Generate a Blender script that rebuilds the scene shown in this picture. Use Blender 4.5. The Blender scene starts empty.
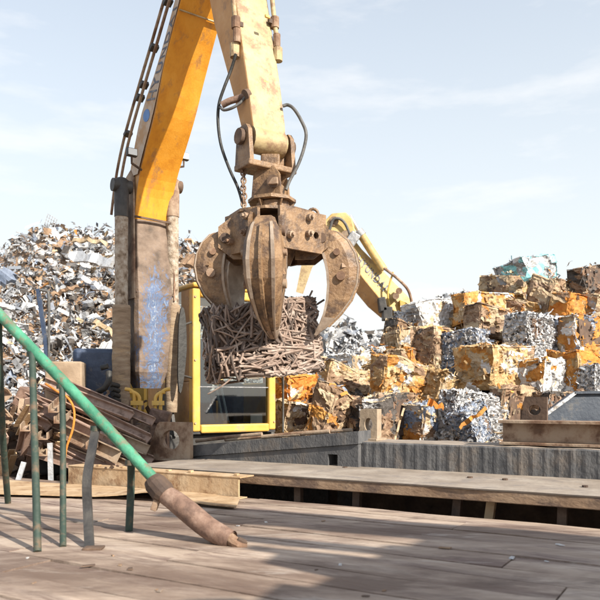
import bpy, bmesh, math, random
import numpy as np
from mathutils import Vector, Matrix, noise as mnoise

random.seed(7); rng = np.random.default_rng(7)
sc = bpy.context.scene
COL = sc.collection
R = math.radians

# ------------------------------------------------------------------ camera
EYE = 1.8          # metres above the yard ground
FPX = 700.0        # focal length in photo pixels (photo is 600 wide)
HOR = 400.0        # horizon row
cam = bpy.data.cameras.new('camera'); camo = bpy.data.objects.new('camera', cam); COL.objects.link(camo)
camo.location = (0, 0, EYE); camo.rotation_euler = (R(90), 0, 0)
cam.sensor_width = 36; cam.lens = FPX / 600 * 36; cam.shift_y = (HOR - 300) / 600
cam.clip_end = 2000; cam.clip_start = 0.05
cam.dof.use_dof = True; cam.dof.focus_distance = 6.8; cam.dof.aperture_fstop = 3.5
sc.camera = camo

# ------------------------------------------------------------------ world, sun, exposure
SUN_AZ = Vector((0.71, -0.70))     # horizontal direction towards the sun
SUN_EL = R(33)
w = bpy.data.worlds.new('World'); sc.world = w; w.use_nodes = True
nt = w.node_tree; nt.nodes.clear()
out = nt.nodes.new('ShaderNodeOutputWorld'); bg = nt.nodes.new('ShaderNodeBackground')
sky = nt.nodes.new('ShaderNodeTexSky'); sky.sky_type = 'NISHITA'; sky.sun_disc = False
sky.sun_elevation = SUN_EL; sky.sun_rotation = math.atan2(SUN_AZ.x, SUN_AZ.y)
sky.air_density = 1.0; sky.dust_density = 1.2; sky.ozone_density = 1.4; sky.altitude = 0
tc = nt.nodes.new('ShaderNodeTexCoord')
sxyz = nt.nodes.new('ShaderNodeSeparateXYZ'); nt.links.new(tc.outputs['Generated'], sxyz.inputs['Vector'])
veil = nt.nodes.new('ShaderNodeMapRange'); veil.interpolation_type = 'SMOOTHSTEP'      # thin high haze, thicker towards the horizon all round
for k_, v_ in (('From Min', 0.0), ('From Max', 0.75), ('To Min', 0.92), ('To Max', 0.40)): veil.inputs[k_].default_value = v_
nt.links.new(sxyz.outputs['Z'], veil.inputs['Value'])
mv = nt.nodes.new('ShaderNodeMixRGB'); mv.inputs['Color2'].default_value = (4.28, 4.46, 4.40, 1)
nt.links.new(veil.outputs['Result'], mv.inputs['Fac']); nt.links.new(sky.outputs['Color'], mv.inputs['Color1'])
mp = nt.nodes.new('ShaderNodeMapping'); mp.inputs['Scale'].default_value = (2.2, 2.2, 9.0); mp.inputs['Location'].default_value = (1.05, 0.4, 0.2)
nz = nt.nodes.new('ShaderNodeTexNoise'); nz.inputs['Scale'].default_value = 1.3; nz.inputs['Detail'].default_value = 8; nz.inputs['Roughness'].default_value = 0.58
rp = nt.nodes.new('ShaderNodeValToRGB'); rp.color_ramp.elements[0].position = 0.52; rp.color_ramp.elements[1].position = 0.78
rp.color_ramp.elements[1].color = (0.75, 0.75, 0.75, 1)
mx = nt.nodes.new('ShaderNodeMixRGB'); mx.inputs['Color2'].default_value = (5.1, 5.0, 4.9, 1)
nt.links.new(tc.outputs['Generated'], mp.inputs['Vector']); nt.links.new(mp.outputs['Vector'], nz.inputs['Vector'])
nt.links.new(nz.outputs['Fac'], rp.inputs['Fac']); nt.links.new(rp.outputs['Color'], mx.inputs['Fac'])
nt.links.new(mv.outputs['Color'], mx.inputs['Color1']); nt.links.new(mx.outputs['Color'], bg.inputs['Color'])
bg.inputs['Strength'].default_value = 0.13
nt.links.new(bg.outputs['Background'], out.inputs['Surface'])
sl = bpy.data.lights.new('sun', 'SUN'); sl.energy = 5.0; sl.angle = R(0.6); sl.color = (1.0, 0.92, 0.79)
so = bpy.data.objects.new('sun', sl); COL.objects.link(so)
sd = Vector((SUN_AZ.x * math.cos(SUN_EL), SUN_AZ.y * math.cos(SUN_EL), math.sin(SUN_EL)))
so.rotation_euler = sd.to_track_quat('Z', 'Y').to_euler(); so.location = (6, -6, 9)
sc.view_settings.view_transform = 'Standard'; sc.view_settings.look = 'None'
sc.view_settings.exposure = 0.84; sc.view_settings.gamma = 1.0; sc.view_settings.use_curve_mapping = False

# ------------------------------------------------------------------ helpers
def P(px, py, Y):
    """photo pixel at distance Y -> world point"""
    return Vector(((px - 300) / FPX * Y, Y, EYE - (py - HOR) / FPX * Y))
def G(px, py, z):
    """photo pixel on the horizontal plane z"""
    Y = (EYE - z) * FPX / (py - HOR)
    return P(px, py, Y)
A31 = R(31)
D1 = Vector((math.cos(A31), -math.sin(A31), 0)); D2 = Vector((math.sin(A31), math.cos(A31), 0))
def UV(u, v, z): return D1 * u + D2 * v + Vector((0, 0, z))
def pxv(px, v):
    """u and distance where the photo column px meets the vertical plane v"""
    k = (px - 300) / FPX
    Y = v / (D2.x * k + D2.y)
    return Vector((k * Y, Y, 0)).dot(D1), Y

def tag(o, label=None, cat=None, group=None, kind=None):
    if label: o['label'] = label
    if cat: o['category'] = cat
    if group: o['group'] = group
    if kind: o['kind'] = kind
    return o
def thing(name, loc, label, cat, group=None):
    o = bpy.data.objects.new(name, None); COL.objects.link(o); o.location = Vector(loc); o.empty_display_size = 0.1
    return tag(o, label, cat, group)

class MB:
    """collects polygons in world space; build() links them as one mesh object"""
    def __init__(s): s.v = []; s.f = []; s.m = []; s.sm = []
    def add(s, vs, fs, mi=0, smooth=False):
        b = len(s.v); s.v += [tuple(x) for x in vs]
        for f in fs: s.f.append(tuple(b + i for i in f)); s.m.append(mi); s.sm.append(smooth)
    def box(s, c, size, rot=None, mi=0, bev=0.0):
        c = Vector(c); hx, hy, hz = size[0] / 2, size[1] / 2, size[2] / 2
        M = rot if rot is not None else Matrix.Identity(3)
        if bev <= 0:
            pts = [Vector((x, y, z)) for z in (-hz, hz) for y in (-hy, hy) for x in (-hx, hx)]
            s.add([c + M @ p for p in pts], [(0, 2, 3, 1), (4, 5, 7, 6), (0, 1, 5, 4), (2, 6, 7, 3), (0, 4, 6, 2), (1, 3, 7, 5)], mi)
        else:
            bm = bmesh.new(); bmesh.ops.create_cube(bm, size=1)
            for q in bm.verts: q.co = Vector((q.co.x * size[0], q.co.y * size[1], q.co.z * size[2]))
            bmesh.ops.bevel(bm, geom=bm.edges[:], offset=bev, segments=2, affect='EDGES', profile=0.5)
            bm.verts.index_update()
            s.add([c + M @ q.co for q in bm.verts], [[q.index for q in f.verts] for f in bm.faces], mi); bm.free()
    def bar(s, a, b, wd, hg, up=Vector((0, 0, 1)), mi=0, bev=0.0):
        a = Vector(a); b = Vector(b); d = b - a; L = d.length; d.normalize()
        x = d; y = up.cross(x)
        if y.length < 1e-4: y = Vector((0, 1, 0)).cross(x)
        y.normalize(); z = x.cross(y)
        s.box((a + b) / 2, (L, wd, hg), Matrix((x, y, z)).transposed(), mi, bev)
    def tube(s, pts, r, n=8, mi=0, cap=True, smooth=True):
        pts = [Vector(p) for p in pts]; N = len(pts)
        rs = r if isinstance(r, (list, tuple)) else [r] * N
        prev = None; vs = []
        for i, p in enumerate(pts):
            d = (pts[min(i + 1, N - 1)] - pts[max(i - 1, 0)]).normalized()
            if prev is None:
                a = d.orthogonal().normalized()
            else:
                a = prev - d * prev.dot(d)
                a = a.normalized() if a.length > 1e-5 else d.orthogonal().normalized()
            prev = a; b = d.cross(a)
            for k in range(n):
                t = 2 * math.pi * k / n
                vs.append(p + (a * math.cos(t) + b * math.sin(t)) * rs[i])
        fs = [(i * n + k, i * n + (k + 1) % n, (i + 1) * n + (k + 1) % n, (i + 1) * n + k) for i in range(N - 1) for k in range(n)]
        s.add(vs, fs, mi, smooth)
        if cap:
            s.add(vs[:n], [tuple(range(n - 1, -1, -1))], mi); s.add(vs[-n:], [tuple(range(n))], mi)
    def loft(s, rings, mi=0, cap=True, smooth=False):
        n = len(rings[0]); vs = [p for r_ in rings for p in r_]
        fs = [(i * n + k, i * n + (k + 1) % n, (i + 1) * n + (k + 1) % n, (i + 1) * n + k) for i in range(len(rings) - 1) for k in range(n)]
        if cap: fs += [tuple(range(n - 1, -1, -1)), tuple(range((len(rings) - 1) * n, len(rings) * n))]
        s.add(vs, fs, mi, smooth)
    def prism(s, poly, ext, mi=0):
        """poly: list of world points; ext: extrusion vector"""
        ext = Vector(ext); s.loft([[Vector(p) for p in poly], [Vector(p) + ext for p in poly]], mi)
    def holeplate(s, org, ax, ay, poly, hc, hr, thick, mi=0, hry=None):
        """flat plate with a round or oval hole; poly in (ax, ay) coordinates, star shaped about hc"""
        az = ax.cross(ay).normalized(); hry = hry or hr
        angs = [2 * math.pi * k / 24 for k in range(24)]
        angs += [math.atan2(p[1] - hc[1], p[0] - hc[0]) % (2 * math.pi) for p in poly]
        angs = sorted(set(round(a, 5) for a in angs)); n = len(angs)
        def hit(a):
            d = (math.cos(a), math.sin(a)); best = 1e9
            for i in range(len(poly)):
                p, q = poly[i], poly[(i + 1) % len(poly)]
                e = (q[0] - p[0], q[1] - p[1]); den = d[0] * e[1] - d[1] * e[0]
                if abs(den) < 1e-9: continue
                wx, wy = p[0] - hc[0], p[1] - hc[1]
                t = (wx * e[1] - wy * e[0]) / den; u = (wx * d[1] - wy * d[0]) / den
                if t > 1e-6 and -1e-4 <= u <= 1.0001: best = min(best, t)
            return (hc[0] + d[0] * best, hc[1] + d[1] * best)
        O = [hit(a) for a in angs]; I = [(hc[0] + hr * math.cos(a), hc[1] + hry * math.sin(a)) for a in angs]
        W = lambda p, z: org + ax * p[0] + ay * p[1] + az * z
        vs = [W(p, 0) for p in O] + [W(p, 0) for p in I] + [W(p, thick) for p in O] + [W(p, thick) for p in I]
        fs = []
        for k in range(n):
            j = (k + 1) % n
            fs += [(k, n + k, n + j, j), (2 * n + k, 2 * n + j, 3 * n + j, 3 * n + k), (k, j, 2 * n + j, 2 * n + k), (n + k, 3 * n + k, 3 * n + j, n + j)]
        s.add(vs, fs, mi)
    def build(s, name, mats, parent=None, org=None, recalc=True):
        if not isinstance(mats, (list, tuple)): mats = [mats]
        V = np.array(s.v, dtype=float)
        pw = Vector((0, 0, 0))
        p = parent
        while p is not None: pw += p.location; p = p.parent
        if parent is not None: o_loc = Vector((0, 0, 0)) if org is None else Vector(org) - pw
        else: o_loc = Vector((V[:, 0].mean(), V[:, 1].mean(), V[:, 2].min())) if org is None else Vector(org)
        V = V - np.array(pw + o_loc)
        me = bpy.data.meshes.new(name); me.from_pydata(V.tolist(), [], s.f)
        for m in mats: me.materials.append(m)
        me.polygons.foreach_set('material_index', s.m); me.polygons.foreach_set('use_smooth', s.sm)
        if recalc:
            bm = bmesh.new(); bm.from_mesh(me); bmesh.ops.recalc_face_normals(bm, faces=bm.faces[:]); bm.to_mesh(me); bm.free()
        me.update()
        o = bpy.data.objects.new(name, me); COL.objects.link(o); o.location = o_loc
        if parent is not None: o.parent = parent
        return o

def curve_pts(ctrl, n=8):
    """Catmull-Rom through control points"""
    c = [Vector(p) for p in ctrl]; c = [c[0] * 2 - c[1]] + c + [c[-1] * 2 - c[-2]]
    o = []
    for i in range(1, len(c) - 2):
        for k in range(n):
            t = k / n; a, b, d, e = c[i - 1], c[i], c[i + 1], c[i + 2]
            o.append(0.5 * ((2 * b) + (d - a) * t + (2 * a - 5 * b + 4 * d - e) * t * t + (3 * b - a - 3 * d + e) * t ** 3))
    o.append(c[-2]); return o

# ------------------------------------------------------------------ materials
MATS = {}
def mat(name, stops, scale=4, detail=6, rough=0.7, metal=0.0, bump=0.25, bscale=30, stretch=(1, 1, 1), dirt=None, dscale=1.5, damt=0.5, rvar=0.15, lac=0.6):
    m = bpy.data.materials.new(name); m.use_nodes = True; n = m.node_tree; b = n.nodes['Principled BSDF']
    t = n.nodes.new('ShaderNodeTexCoord'); mp = n.nodes.new('ShaderNodeMapping'); mp.inputs['Scale'].default_value = stretch
    n.links.new(t.outputs['Object'], mp.inputs['Vector'])
    z = n.nodes.new('ShaderNodeTexNoise'); z.inputs['Scale'].default_value = scale; z.inputs['Detail'].default_value = detail; z.inputs['Roughness'].default_value = lac
    n.links.new(mp.outputs['Vector'], z.inputs['Vector'])
    r = n.nodes.new('ShaderNodeValToRGB'); cr = r.color_ramp
    while len(cr.elements) < len(stops): cr.elements.new(0.5)
    for e, (p, c) in zip(cr.elements, stops): e.position = p; e.color = (*c, 1)
    n.links.new(z.outputs['Fac'], r.inputs['Fac']); colo = r.outputs['Color']
    if dirt:
        z2 = n.nodes.new('ShaderNodeTexNoise'); z2.inputs['Scale'].default_value = dscale; z2.inputs['Detail'].default_value = 8; z2.inputs['Roughness'].default_value = 0.7
        n.links.new(mp.outputs['Vector'], z2.inputs['Vector'])
        r2 = n.nodes.new('ShaderNodeValToRGB'); r2.color_ramp.elements[0].position = 0.62 - damt * 0.35; r2.color_ramp.elements[1].position = 0.72 - damt * 0.25
        n.links.new(z2.outputs['Fac'], r2.inputs['Fac'])
        mx = n.nodes.new('ShaderNodeMixRGB'); mx.inputs['Color2'].default_value = (*dirt, 1)
        n.links.new(r2.outputs['Color'], mx.inputs['Fac']); n.links.new(colo, mx.inputs['Color1']); colo = mx.outputs['Color']
    n.links.new(colo, b.inputs['Base Color'])
    z3 = n.nodes.new('ShaderNodeTexNoise'); z3.inputs['Scale'].default_value = bscale; z3.inputs['Detail'].default_value = 5
    n.links.new(mp.outputs['Vector'], z3.inputs['Vector'])
    bp = n.nodes.new('ShaderNodeBump'); bp.inputs['Strength'].default_value = bump; bp.inputs['Distance'].default_value = 0.02
    n.links.new(z3.outputs['Fac'], bp.inputs['Height']); n.links.new(bp.outputs['Normal'], b.inputs['Normal'])
    mr = n.nodes.new('ShaderNodeMapRange'); mr.inputs['To Min'].default_value = max(0.05, rough - rvar); mr.inputs['To Max'].default_value = min(1, rough + rvar)
    n.links.new(z3.outputs['Fac'], mr.inputs['Value']); n.links.new(mr.outputs['Result'], b.inputs['Roughness'])
    b.inputs['Metallic'].default_value = metal
    MATS[name] = m; return m

mat('rust_brown', [(.3, (.10, .055, .035)), (.5, (.20, .115, .07)), (.7, (.30, .19, .12))], 6, rough=.8, dirt=(.33, .25, .18), dscale=3, damt=.5)
mat('rust_dark', [(.3, (.05, .032, .025)), (.6, (.12, .075, .05)), (.75, (.20, .13, .09))], 6, rough=.8)
mat('rust_tan', [(.3, (.30, .19, .10)), (.5, (.42, .29, .17)), (.7, (.50, .38, .25))], 4, rough=.8, dirt=(.22, .12, .06), dscale=5, damt=.25)
mat('deck_a', [(.3, (.24, .17, .13)), (.5, (.39, .305, .24)), (.7, (.50, .41, .34))], 2.2, rough=.75, stretch=(.5, 2.5, 1), dirt=(.17, .115, .095), dscale=1.3, damt=.35, bscale=25, bump=.35)
mat('deck_b', [(.3, (.26, .19, .145)), (.5, (.43, .335, .265)), (.7, (.53, .445, .37))], 2.8, rough=.75, stretch=(.5, 2.5, 1), dirt=(.20, .14, .11), dscale=1.6, damt=.35, bscale=22, bump=.35)
mat('deck_c', [(.3, (.20, .145, .12)), (.5, (.33, .26, .21)), (.7, (.46, .39, .32))], 2.0, rough=.7, stretch=(.5, 2.5, 1), dirt=(.5, .45, .4), dscale=2.2, damt=.15, bscale=28, bump=.35)
mat('dust_grey', [(.3, (.185, .15, .12)), (.5, (.265, .22, .18)), (.7, (.34, .295, .25))], 3, rough=.9, bscale=20, bump=.3, dirt=(.20, .17, .15), dscale=4, damt=.3)
mat('wall_grey', [(.3, (.060, .062, .068)), (.5, (.088, .088, .092)), (.75, (.13, .128, .128))], 7, rough=.85, stretch=(1.5, 1.5, 1.0), dirt=(.135, .115, .10), dscale=1.8, damt=.3, bump=.4)
mat('earth', [(.3, (.16, .12, .09)), (.6, (.28, .22, .17)), (.75, (.36, .29, .23))], 1.2, rough=.95, bump=.5, bscale=12)
mat('green_paint', [(.3, (.035, .16, .095)), (.55, (.06, .255, .155)), (.75, (.12, .33, .215))], 6, detail=10, rough=.55, dirt=(.16, .12, .08), dscale=11, damt=.30, bump=.3)
mat('green_dark', [(.3, (.018, .034, .026)), (.6, (.032, .055, .042)), (.75, (.08, .085, .065))], 8, rough=.7, dirt=(.12, .08, .05), dscale=8, damt=.3)
mat('pipe_rust', [(.3, (.09, .05, .036)), (.5, (.19, .115, .083)), (.7, (.31, .215, .165))], 9, detail=10, lac=.7, dirt=(.10, .06, .045), dscale=7, damt=.35, rough=.7, bump=.3)
mat('yellow_paint', [(.3, (.52, .30, .05)), (.55, (.62, .39, .085)), (.75, (.66, .46, .14))], 3, rough=.5, dirt=(.42, .29, .16), dscale=5, damt=.18, bump=.08)
mat('yellow_pale', [(.3, (.32, .235, .115)), (.5, (.41, .315, .165)), (.7, (.46, .37, .22))], 4, detail=10, rough=.6, dirt=(.235, .15, .085), dscale=7, damt=.40, bump=.2, lac=.7)
mat('arm_yellow', [(.3, (.40, .27, .09)), (.5, (.49, .34, .12)), (.7, (.54, .41, .19))], 4, rough=.6, dirt=(.28, .18, .09), dscale=3, damt=.25)
mat('orange_paint', [(.3, (.58, .22, .016)), (.5, (.72, .31, .025)), (.75, (.78, .38, .05))], 2.5, detail=10, rough=.5, stretch=(2.4, 2.4, .5), dirt=(.42, .20, .06), dscale=3.4, damt=.22, bump=.12, lac=.7)
mat('orange_dusty_shade', [(.3, (.42, .215, .08)), (.55, (.50, .28, .12)), (.75, (.56, .36, .20))], 4, rough=.7, dirt=(.30, .18, .10), dscale=5, damt=.25, bump=.12)  # dusty orange; also puts shade into faces turned from the sun
mat('panel_white', [(.3, (.40, .31, .23)), (.6, (.50, .41, .33)), (.75, (.56, .48, .41))], 5, rough=.7, dirt=(.40, .24, .12), dscale=4, damt=.4, bump=.1)
mat('letter_ink', [(.3, (.06, .07, .10)), (.7, (.12, .13, .17))], 8, rough=.6, dirt=(.3, .26, .23), dscale=12, damt=.2)
mat('logo_blue', [(.3, (.06, .16, .42)), (.7, (.12, .25, .52))], 8, rough=.6)
mat('grapple_brown', [(.25, (.085, .048, .028)), (.42, (.20, .118, .062)), (.58, (.28, .175, .095)), (.75, (.37, .255, .155))], 5, detail=10, rough=.55, dirt=(.085, .052, .035), dscale=6, damt=.42, bump=.4, bscale=45, lac=.7)
mat('grapple_worn', [(.3, (.22, .16, .12)), (.6, (.40, .32, .25)), (.75, (.52, .45, .38))], 6, rough=.5, metal=.3, bump=.2)
mat('black_rubber', [(.3, (.012, .012, .012)), (.7, (.035, .033, .03))], 8, rough=.6)
mat('hose_grey', [(.3, (.05, .05, .05)), (.7, (.13, .125, .12))], 10, rough=.6)
mat('black_steel', [(.3, (.02, .02, .022)), (.7, (.06, .055, .05))], 8, rough=.6)
mat('canvas_sleeve', [(.3, (.20, .14, .09)), (.5, (.30, .22, .15)), (.7, (.40, .32, .23))], 5, rough=.95, stretch=(1, 1, 5), dirt=(.42, .30, .18), dscale=3, damt=.25, bump=.6, bscale=40)
mat('crusty_white', [(.32, (.12, .08, .05)), (.47, (.30, .235, .175)), (.7, (.50, .45, .385))], 14, rough=.9, bump=.7, bscale=30)
mat('boom_cover', [(.34, (.075, .052, .038)), (.48, (.15, .105, .077)), (.66, (.22, .16, .12))], 5, rough=.75, bump=.5, bscale=18)
mat('navy_paint', [(.3, (.02, .035, .075)), (.7, (.05, .075, .13))], 5, rough=.5, dirt=(.16, .14, .12), dscale=4, damt=.2)
mat('slate_steel', [(.3, (.035, .045, .065)), (.7, (.075, .09, .115))], 4, rough=.6, dirt=(.14, .13, .12), dscale=4, damt=.2)
mat('tan_panel', [(.3, (.22, .155, .10)), (.7, (.36, .27, .19))], 4, rough=.85)
mat('bright_steel', [(.3, (.45, .45, .46)), (.7, (.65, .65, .66))], 8, rough=.3, metal=.85)
mat('zinc', [(.3, (.38, .385, .40)), (.7, (.62, .625, .64))], 5, rough=.42, metal=.5, dirt=(.30, .26, .22), dscale=6, damt=.2, bump=.9, bscale=16)
mat('white_scrap', [(.3, (.46, .45, .44)), (.7, (.66, .65, .64))], 5, rough=.55, dirt=(.36, .30, .24), dscale=5, damt=.2, bump=.9, bscale=16)
mat('grey_scrap', [(.3, (.20, .20, .205)), (.7, (.36, .36, .37))], 6, rough=.55, metal=.3, bump=.9, bscale=16)
mat('dark_scrap', [(.3, (.035, .03, .028)), (.7, (.10, .085, .075))], 6, rough=.8, bump=.9, bscale=16)
mat('brown_scrap', [(.3, (.15, .09, .052)), (.5, (.25, .16, .10)), (.7, (.35, .25, .165))], 7, rough=.85, bump=.9, bscale=16)
mat('tan_scrap', [(.3, (.26, .185, .11)), (.5, (.40, .30, .19)), (.7, (.51, .42, .30))], 6, rough=.8, bump=.9, bscale=16)
mat('orange_rust', [(.3, (.26, .10, .02)), (.5, (.45, .20, .04)), (.7, (.54, .30, .09))], 6, rough=.85, dirt=(.25, .12, .05), dscale=7, damt=.2, bump=.9, bscale=16)
mat('yellow_rust', [(.3, (.27, .155, .065)), (.5, (.44, .295, .14)), (.7, (.55, .43, .27))], 6, rough=.85, dirt=(.32, .16, .05), dscale=7, damt=.25, bump=.9, bscale=16)
mat('bright_orange', [(.3, (.44, .13, .018)), (.7, (.60, .26, .045))], 7, rough=.85, bump=.9, bscale=16)
mat('blue_scrap', [(.3, (.13, .16, .22)), (.7, (.26, .30, .38))], 6, rough=.6, metal=.2, bump=.9, bscale=16)
mat('teal_scrap', [(.3, (.16, .48, .52)), (.7, (.38, .66, .68))], 6, rough=.6, bump=.9, bscale=16)
mat('rod_light', [(.3, (.15, .10, .078)), (.5, (.28, .205, .165)), (.7, (.44, .37, .325))], 9, rough=.7, metal=.1)
mat('rod_dark', [(.3, (.055, .040, .034)), (.7, (.15, .11, .09))], 9, rough=.75)
mat('seat_cloth', [(.3, (.03, .035, .045)), (.7, (.07, .08, .10))], 9, rough=.9)
mat('jean_blue', [(.3, (.08, .17, .30)), (.7, (.16, .27, .42))], 9, rough=.9)
mat('pale_blue', [(.3, (.45, .60, .68)), (.7, (.60, .72, .78))], 9, rough=.6)
mat('paper_white', [(.3, (.72, .72, .72)), (.7, (.8, .8, .8))], 9, rough=.8)
mat('concrete_tan', [(.3, (.22, .16, .11)), (.5, (.31, .24, .17)), (.7, (.39, .31, .23))], 8, rough=.9)

mat('chan_rust', [(.3, (.20, .125, .095)), (.5, (.32, .22, .175)), (.7, (.42, .32, .26))], 6, rough=.8, dirt=(.15, .09, .065), dscale=6, damt=.3)
mat('edge_brown', [(.3, (.15, .09, .055)), (.5, (.25, .165, .105)), (.7, (.34, .24, .16))], 4, rough=.8, stretch=(1, 1, 2), dirt=(.12, .08, .06), dscale=3, damt=.35)
def deck_stain(nm):
    m = MATS[nm]; n = m.node_tree; b = n.nodes['Principled BSDF']; base = b.inputs['Base Color'].links[0].from_socket
    g = n.nodes.new('ShaderNodeNewGeometry')
    for sc_, st, lo, hi, colr, amt in ((.9, (1, 1, 1), .43, .60, (.115, .072, .052), .85), (3.2, (1.0, 1.0, 1), .56, .66, (.10, .065, .05), .6), (2.0, (1, 1, 1), .60, .70, (.50, .45, .40), .55)):
        mp = n.nodes.new('ShaderNodeMapping'); mp.inputs['Rotation'].default_value = (0, 0, A31); mp.inputs['Scale'].default_value = (.55, 1.6, 1); mp.inputs['Location'].default_value = (sc_ * 3.7, 1.3, 0)
        n.links.new(g.outputs['Position'], mp.inputs['Vector'])
        z = n.nodes.new('ShaderNodeTexNoise'); z.inputs['Scale'].default_value = sc_; z.inputs['Detail'].default_value = 9; z.inputs['Roughness'].default_value = .68; z.inputs['Distortion'].default_value = .6
        n.links.new(mp.outputs['Vector'], z.inputs['Vector'])
        r = n.nodes.new('ShaderNodeValToRGB'); r.color_ramp.elements[0].position = lo; r.color_ramp.elements[1].position = hi; r.color_ramp.elements[1].color = (amt, amt, amt, 1)
        n.links.new(z.outputs['Fac'], r.inputs['Fac']); mx = n.nodes.new('ShaderNodeMixRGB'); mx.inputs['Color2'].default_value = (*colr, 1)
        n.links.new(r.outputs['Color'], mx.inputs['Fac']); n.links.new(base, mx.inputs['Color1']); base = mx.outputs['Color']
    n.links.new(base, b.inputs['Base Color'])
for nm in ('deck_a', 'deck_b', 'deck_c'): deck_stain(nm)
def cover_mat():
    """rubbed lower boom: brown sheet with the blue and white paint showing where it is scuffed"""
    m = MATS['boom_cover']; n = m.node_tree; b = n.nodes['Principled BSDF']
    base = b.inputs['Base Color'].links[0].from_socket
    t = n.nodes.new('ShaderNodeTexCoord'); mp = n.nodes.new('ShaderNodeMapping'); mp.inputs['Scale'].default_value = (1, 1, .55)
    n.links.new(t.outputs['Object'], mp.inputs['Vector'])
    z = n.nodes.new('ShaderNodeTexNoise'); z.inputs['Scale'].default_value = 12; z.inputs['Detail'].default_value = 10; z.inputs['Roughness'].default_value = .8; z.inputs['Distortion'].default_value = 2.2
    n.links.new(mp.outputs['Vector'], z.inputs['Vector'])
    # scuff concentrated along the middle of the cover
    sx = n.nodes.new('ShaderNodeSeparateXYZ'); n.links.new(t.outputs['Object'], sx.inputs['Vector'])
    def math_(op, a, bb=None):
        q = n.nodes.new('ShaderNodeMath'); q.operation = op
        for i, x in enumerate((a, bb)):
            if x is None: continue
            if isinstance(x, (int, float)): q.inputs[i].default_value = x
            else: n.links.new(x, q.inputs[i])
        return q.outputs[0]
    lat = math_('ADD', math_('MULTIPLY', sx.outputs['X'], .82), math_('MULTIPLY', sx.outputs['Y'], .574))
    side = math_('MULTIPLY', math_('ABSOLUTE', math_('ADD', lat, 0.0)), .72)
    up = math_('MULTIPLY', math_('MAXIMUM', math_('SUBTRACT', sx.outputs['Z'], 1.15), 0.0), .35)
    val = math_('SUBTRACT', math_('SUBTRACT', math_('ADD', z.outputs['Fac'], .10), side), up)
    for pos, colr in ((.50, (.085, .135, .25)), (.61, (.29, .31, .34))):
        r = n.nodes.new('ShaderNodeValToRGB'); r.color_ramp.elements[0].position = pos; r.color_ramp.elements[1].position = pos + .06
        n.links.new(val, r.inputs['Fac']); mx = n.nodes.new('ShaderNodeMixRGB'); mx.inputs['Color2'].default_value = (*colr, 1)
        n.links.new(r.outputs['Color'], mx.inputs['Fac']); n.links.new(base, mx.inputs['Color1']); base = mx.outputs['Color']
    n.links.new(base, b.inputs['Base Color'])
cover_mat()
gl = bpy.data.materials.new('cab_glass'); gl.use_nodes = True
n_ = gl.node_tree; n_.nodes.clear(); o_ = n_.nodes.new('ShaderNodeOutputMaterial'); ms = n_.nodes.new('ShaderNodeMixShader')
tr = n_.nodes.new('ShaderNodeBsdfTransparent'); tr.inputs['Color'].default_value = (.86, .92, .90, 1)
gs = n_.nodes.new('ShaderNodeBsdfGlossy'); gs.inputs['Roughness'].default_value = .03
fr = n_.nodes.new('ShaderNodeFresnel'); fr.inputs['IOR'].default_value = 2.5
n_.links.new(fr.outputs[0], ms.inputs['Fac']); n_.links.new(tr.outputs[0], ms.inputs[1]); n_.links.new(gs.outputs[0], ms.inputs[2]); n_.links.new(ms.outputs[0], o_.inputs['Surface'])
MATS['cab_glass'] = gl
m = bpy.data.materials.new('lamp_glass'); m.use_nodes = True; b_ = m.node_tree.nodes['Principled BSDF']; b_.inputs['Base Color'].default_value = (.8, .82, .8, 1); b_.inputs['Roughness'].default_value = .15
MATS['lamp_glass'] = m
mt = lambda *a: [MATS[x] for x in a] if len(a) > 1 else MATS[a[0]]

# ------------------------------------------------------------------ ground, deck, platform, walls
DECK = 1.0; SLAB = 1.19; VE = 4.70; WALLV = 5.73
g = MB(); g.add([(-400, -400, 0), (400, -400, 0), (400, 800, 0), (-400, 800, 0)], [(0, 1, 2, 3)])
tag(g.build('ground', mt('earth'), org=(0, 0, 0)), kind='structure')

b = MB()
def uvbox(mb, u0, u1, v0, v1, z0, z1, mi=0, bev=0.0):
    mb.box(UV((u0 + u1) / 2, (v0 + v1) / 2, (z0 + z1) / 2), (u1 - u0, v1 - v0, z1 - z0), Matrix((D1, D2, Vector((0, 0, 1)))).transposed(), mi, bev)
uvbox(b, -12, 6, -3, VE - .05, 0, DECK - .03)
deck = tag(b.build('deck', mt('rust_dark'), org=(0, 0, 0)), kind='structure')
ROT31 = -A31
def plank(u0, u1, v0, v1, z, dz, m):
    """a deck plate with chipped ends, its own origin and heading along the deck"""
    n = max(2, int((u1 - u0) / .35)); vs = []; fs = []
    L, Wd = u1 - u0, v1 - v0
    for k in range(n + 1):
        x = -L / 2 + L * k / n
        j = random.uniform(-.006, .006); j2 = random.uniform(-.006, .006); h = random.uniform(-.003, .003)
        vs += [(x, -Wd / 2 + j, -.028), (x, Wd / 2 + j2, -.028), (x, Wd / 2 - .004 + j2, h), (x, -Wd / 2 + .004 + j, h)]
    for k in range(n):
        for q in range(4): fs.append((k * 4 + q, k * 4 + (q + 1) % 4, k * 4 + 4 + (q + 1) % 4, k * 4 + 4 + q))
    fs += [(3, 2, 1, 0), (n * 4, n * 4 + 1, n * 4 + 2, n * 4 + 3)]
    me = bpy.data.meshes.new('deck_plate'); me.from_pydata(vs, [], fs); me.materials.append(m)
    bm = bmesh.new(); bm.from_mesh(me); bmesh.ops.recalc_face_normals(bm, faces=bm.faces[:]); bm.to_mesh(me); bm.free()
    o = bpy.data.objects.new('deck_plate', me); COL.objects.link(o); o.parent = deck
    c = UV((u0 + u1) / 2, (v0 + v1) / 2, z + dz); o.location = c
    o.rotation_euler = (random.uniform(-.006, .006), random.uniform(-.001, .001), ROT31)
    return o
v = -.6
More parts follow.
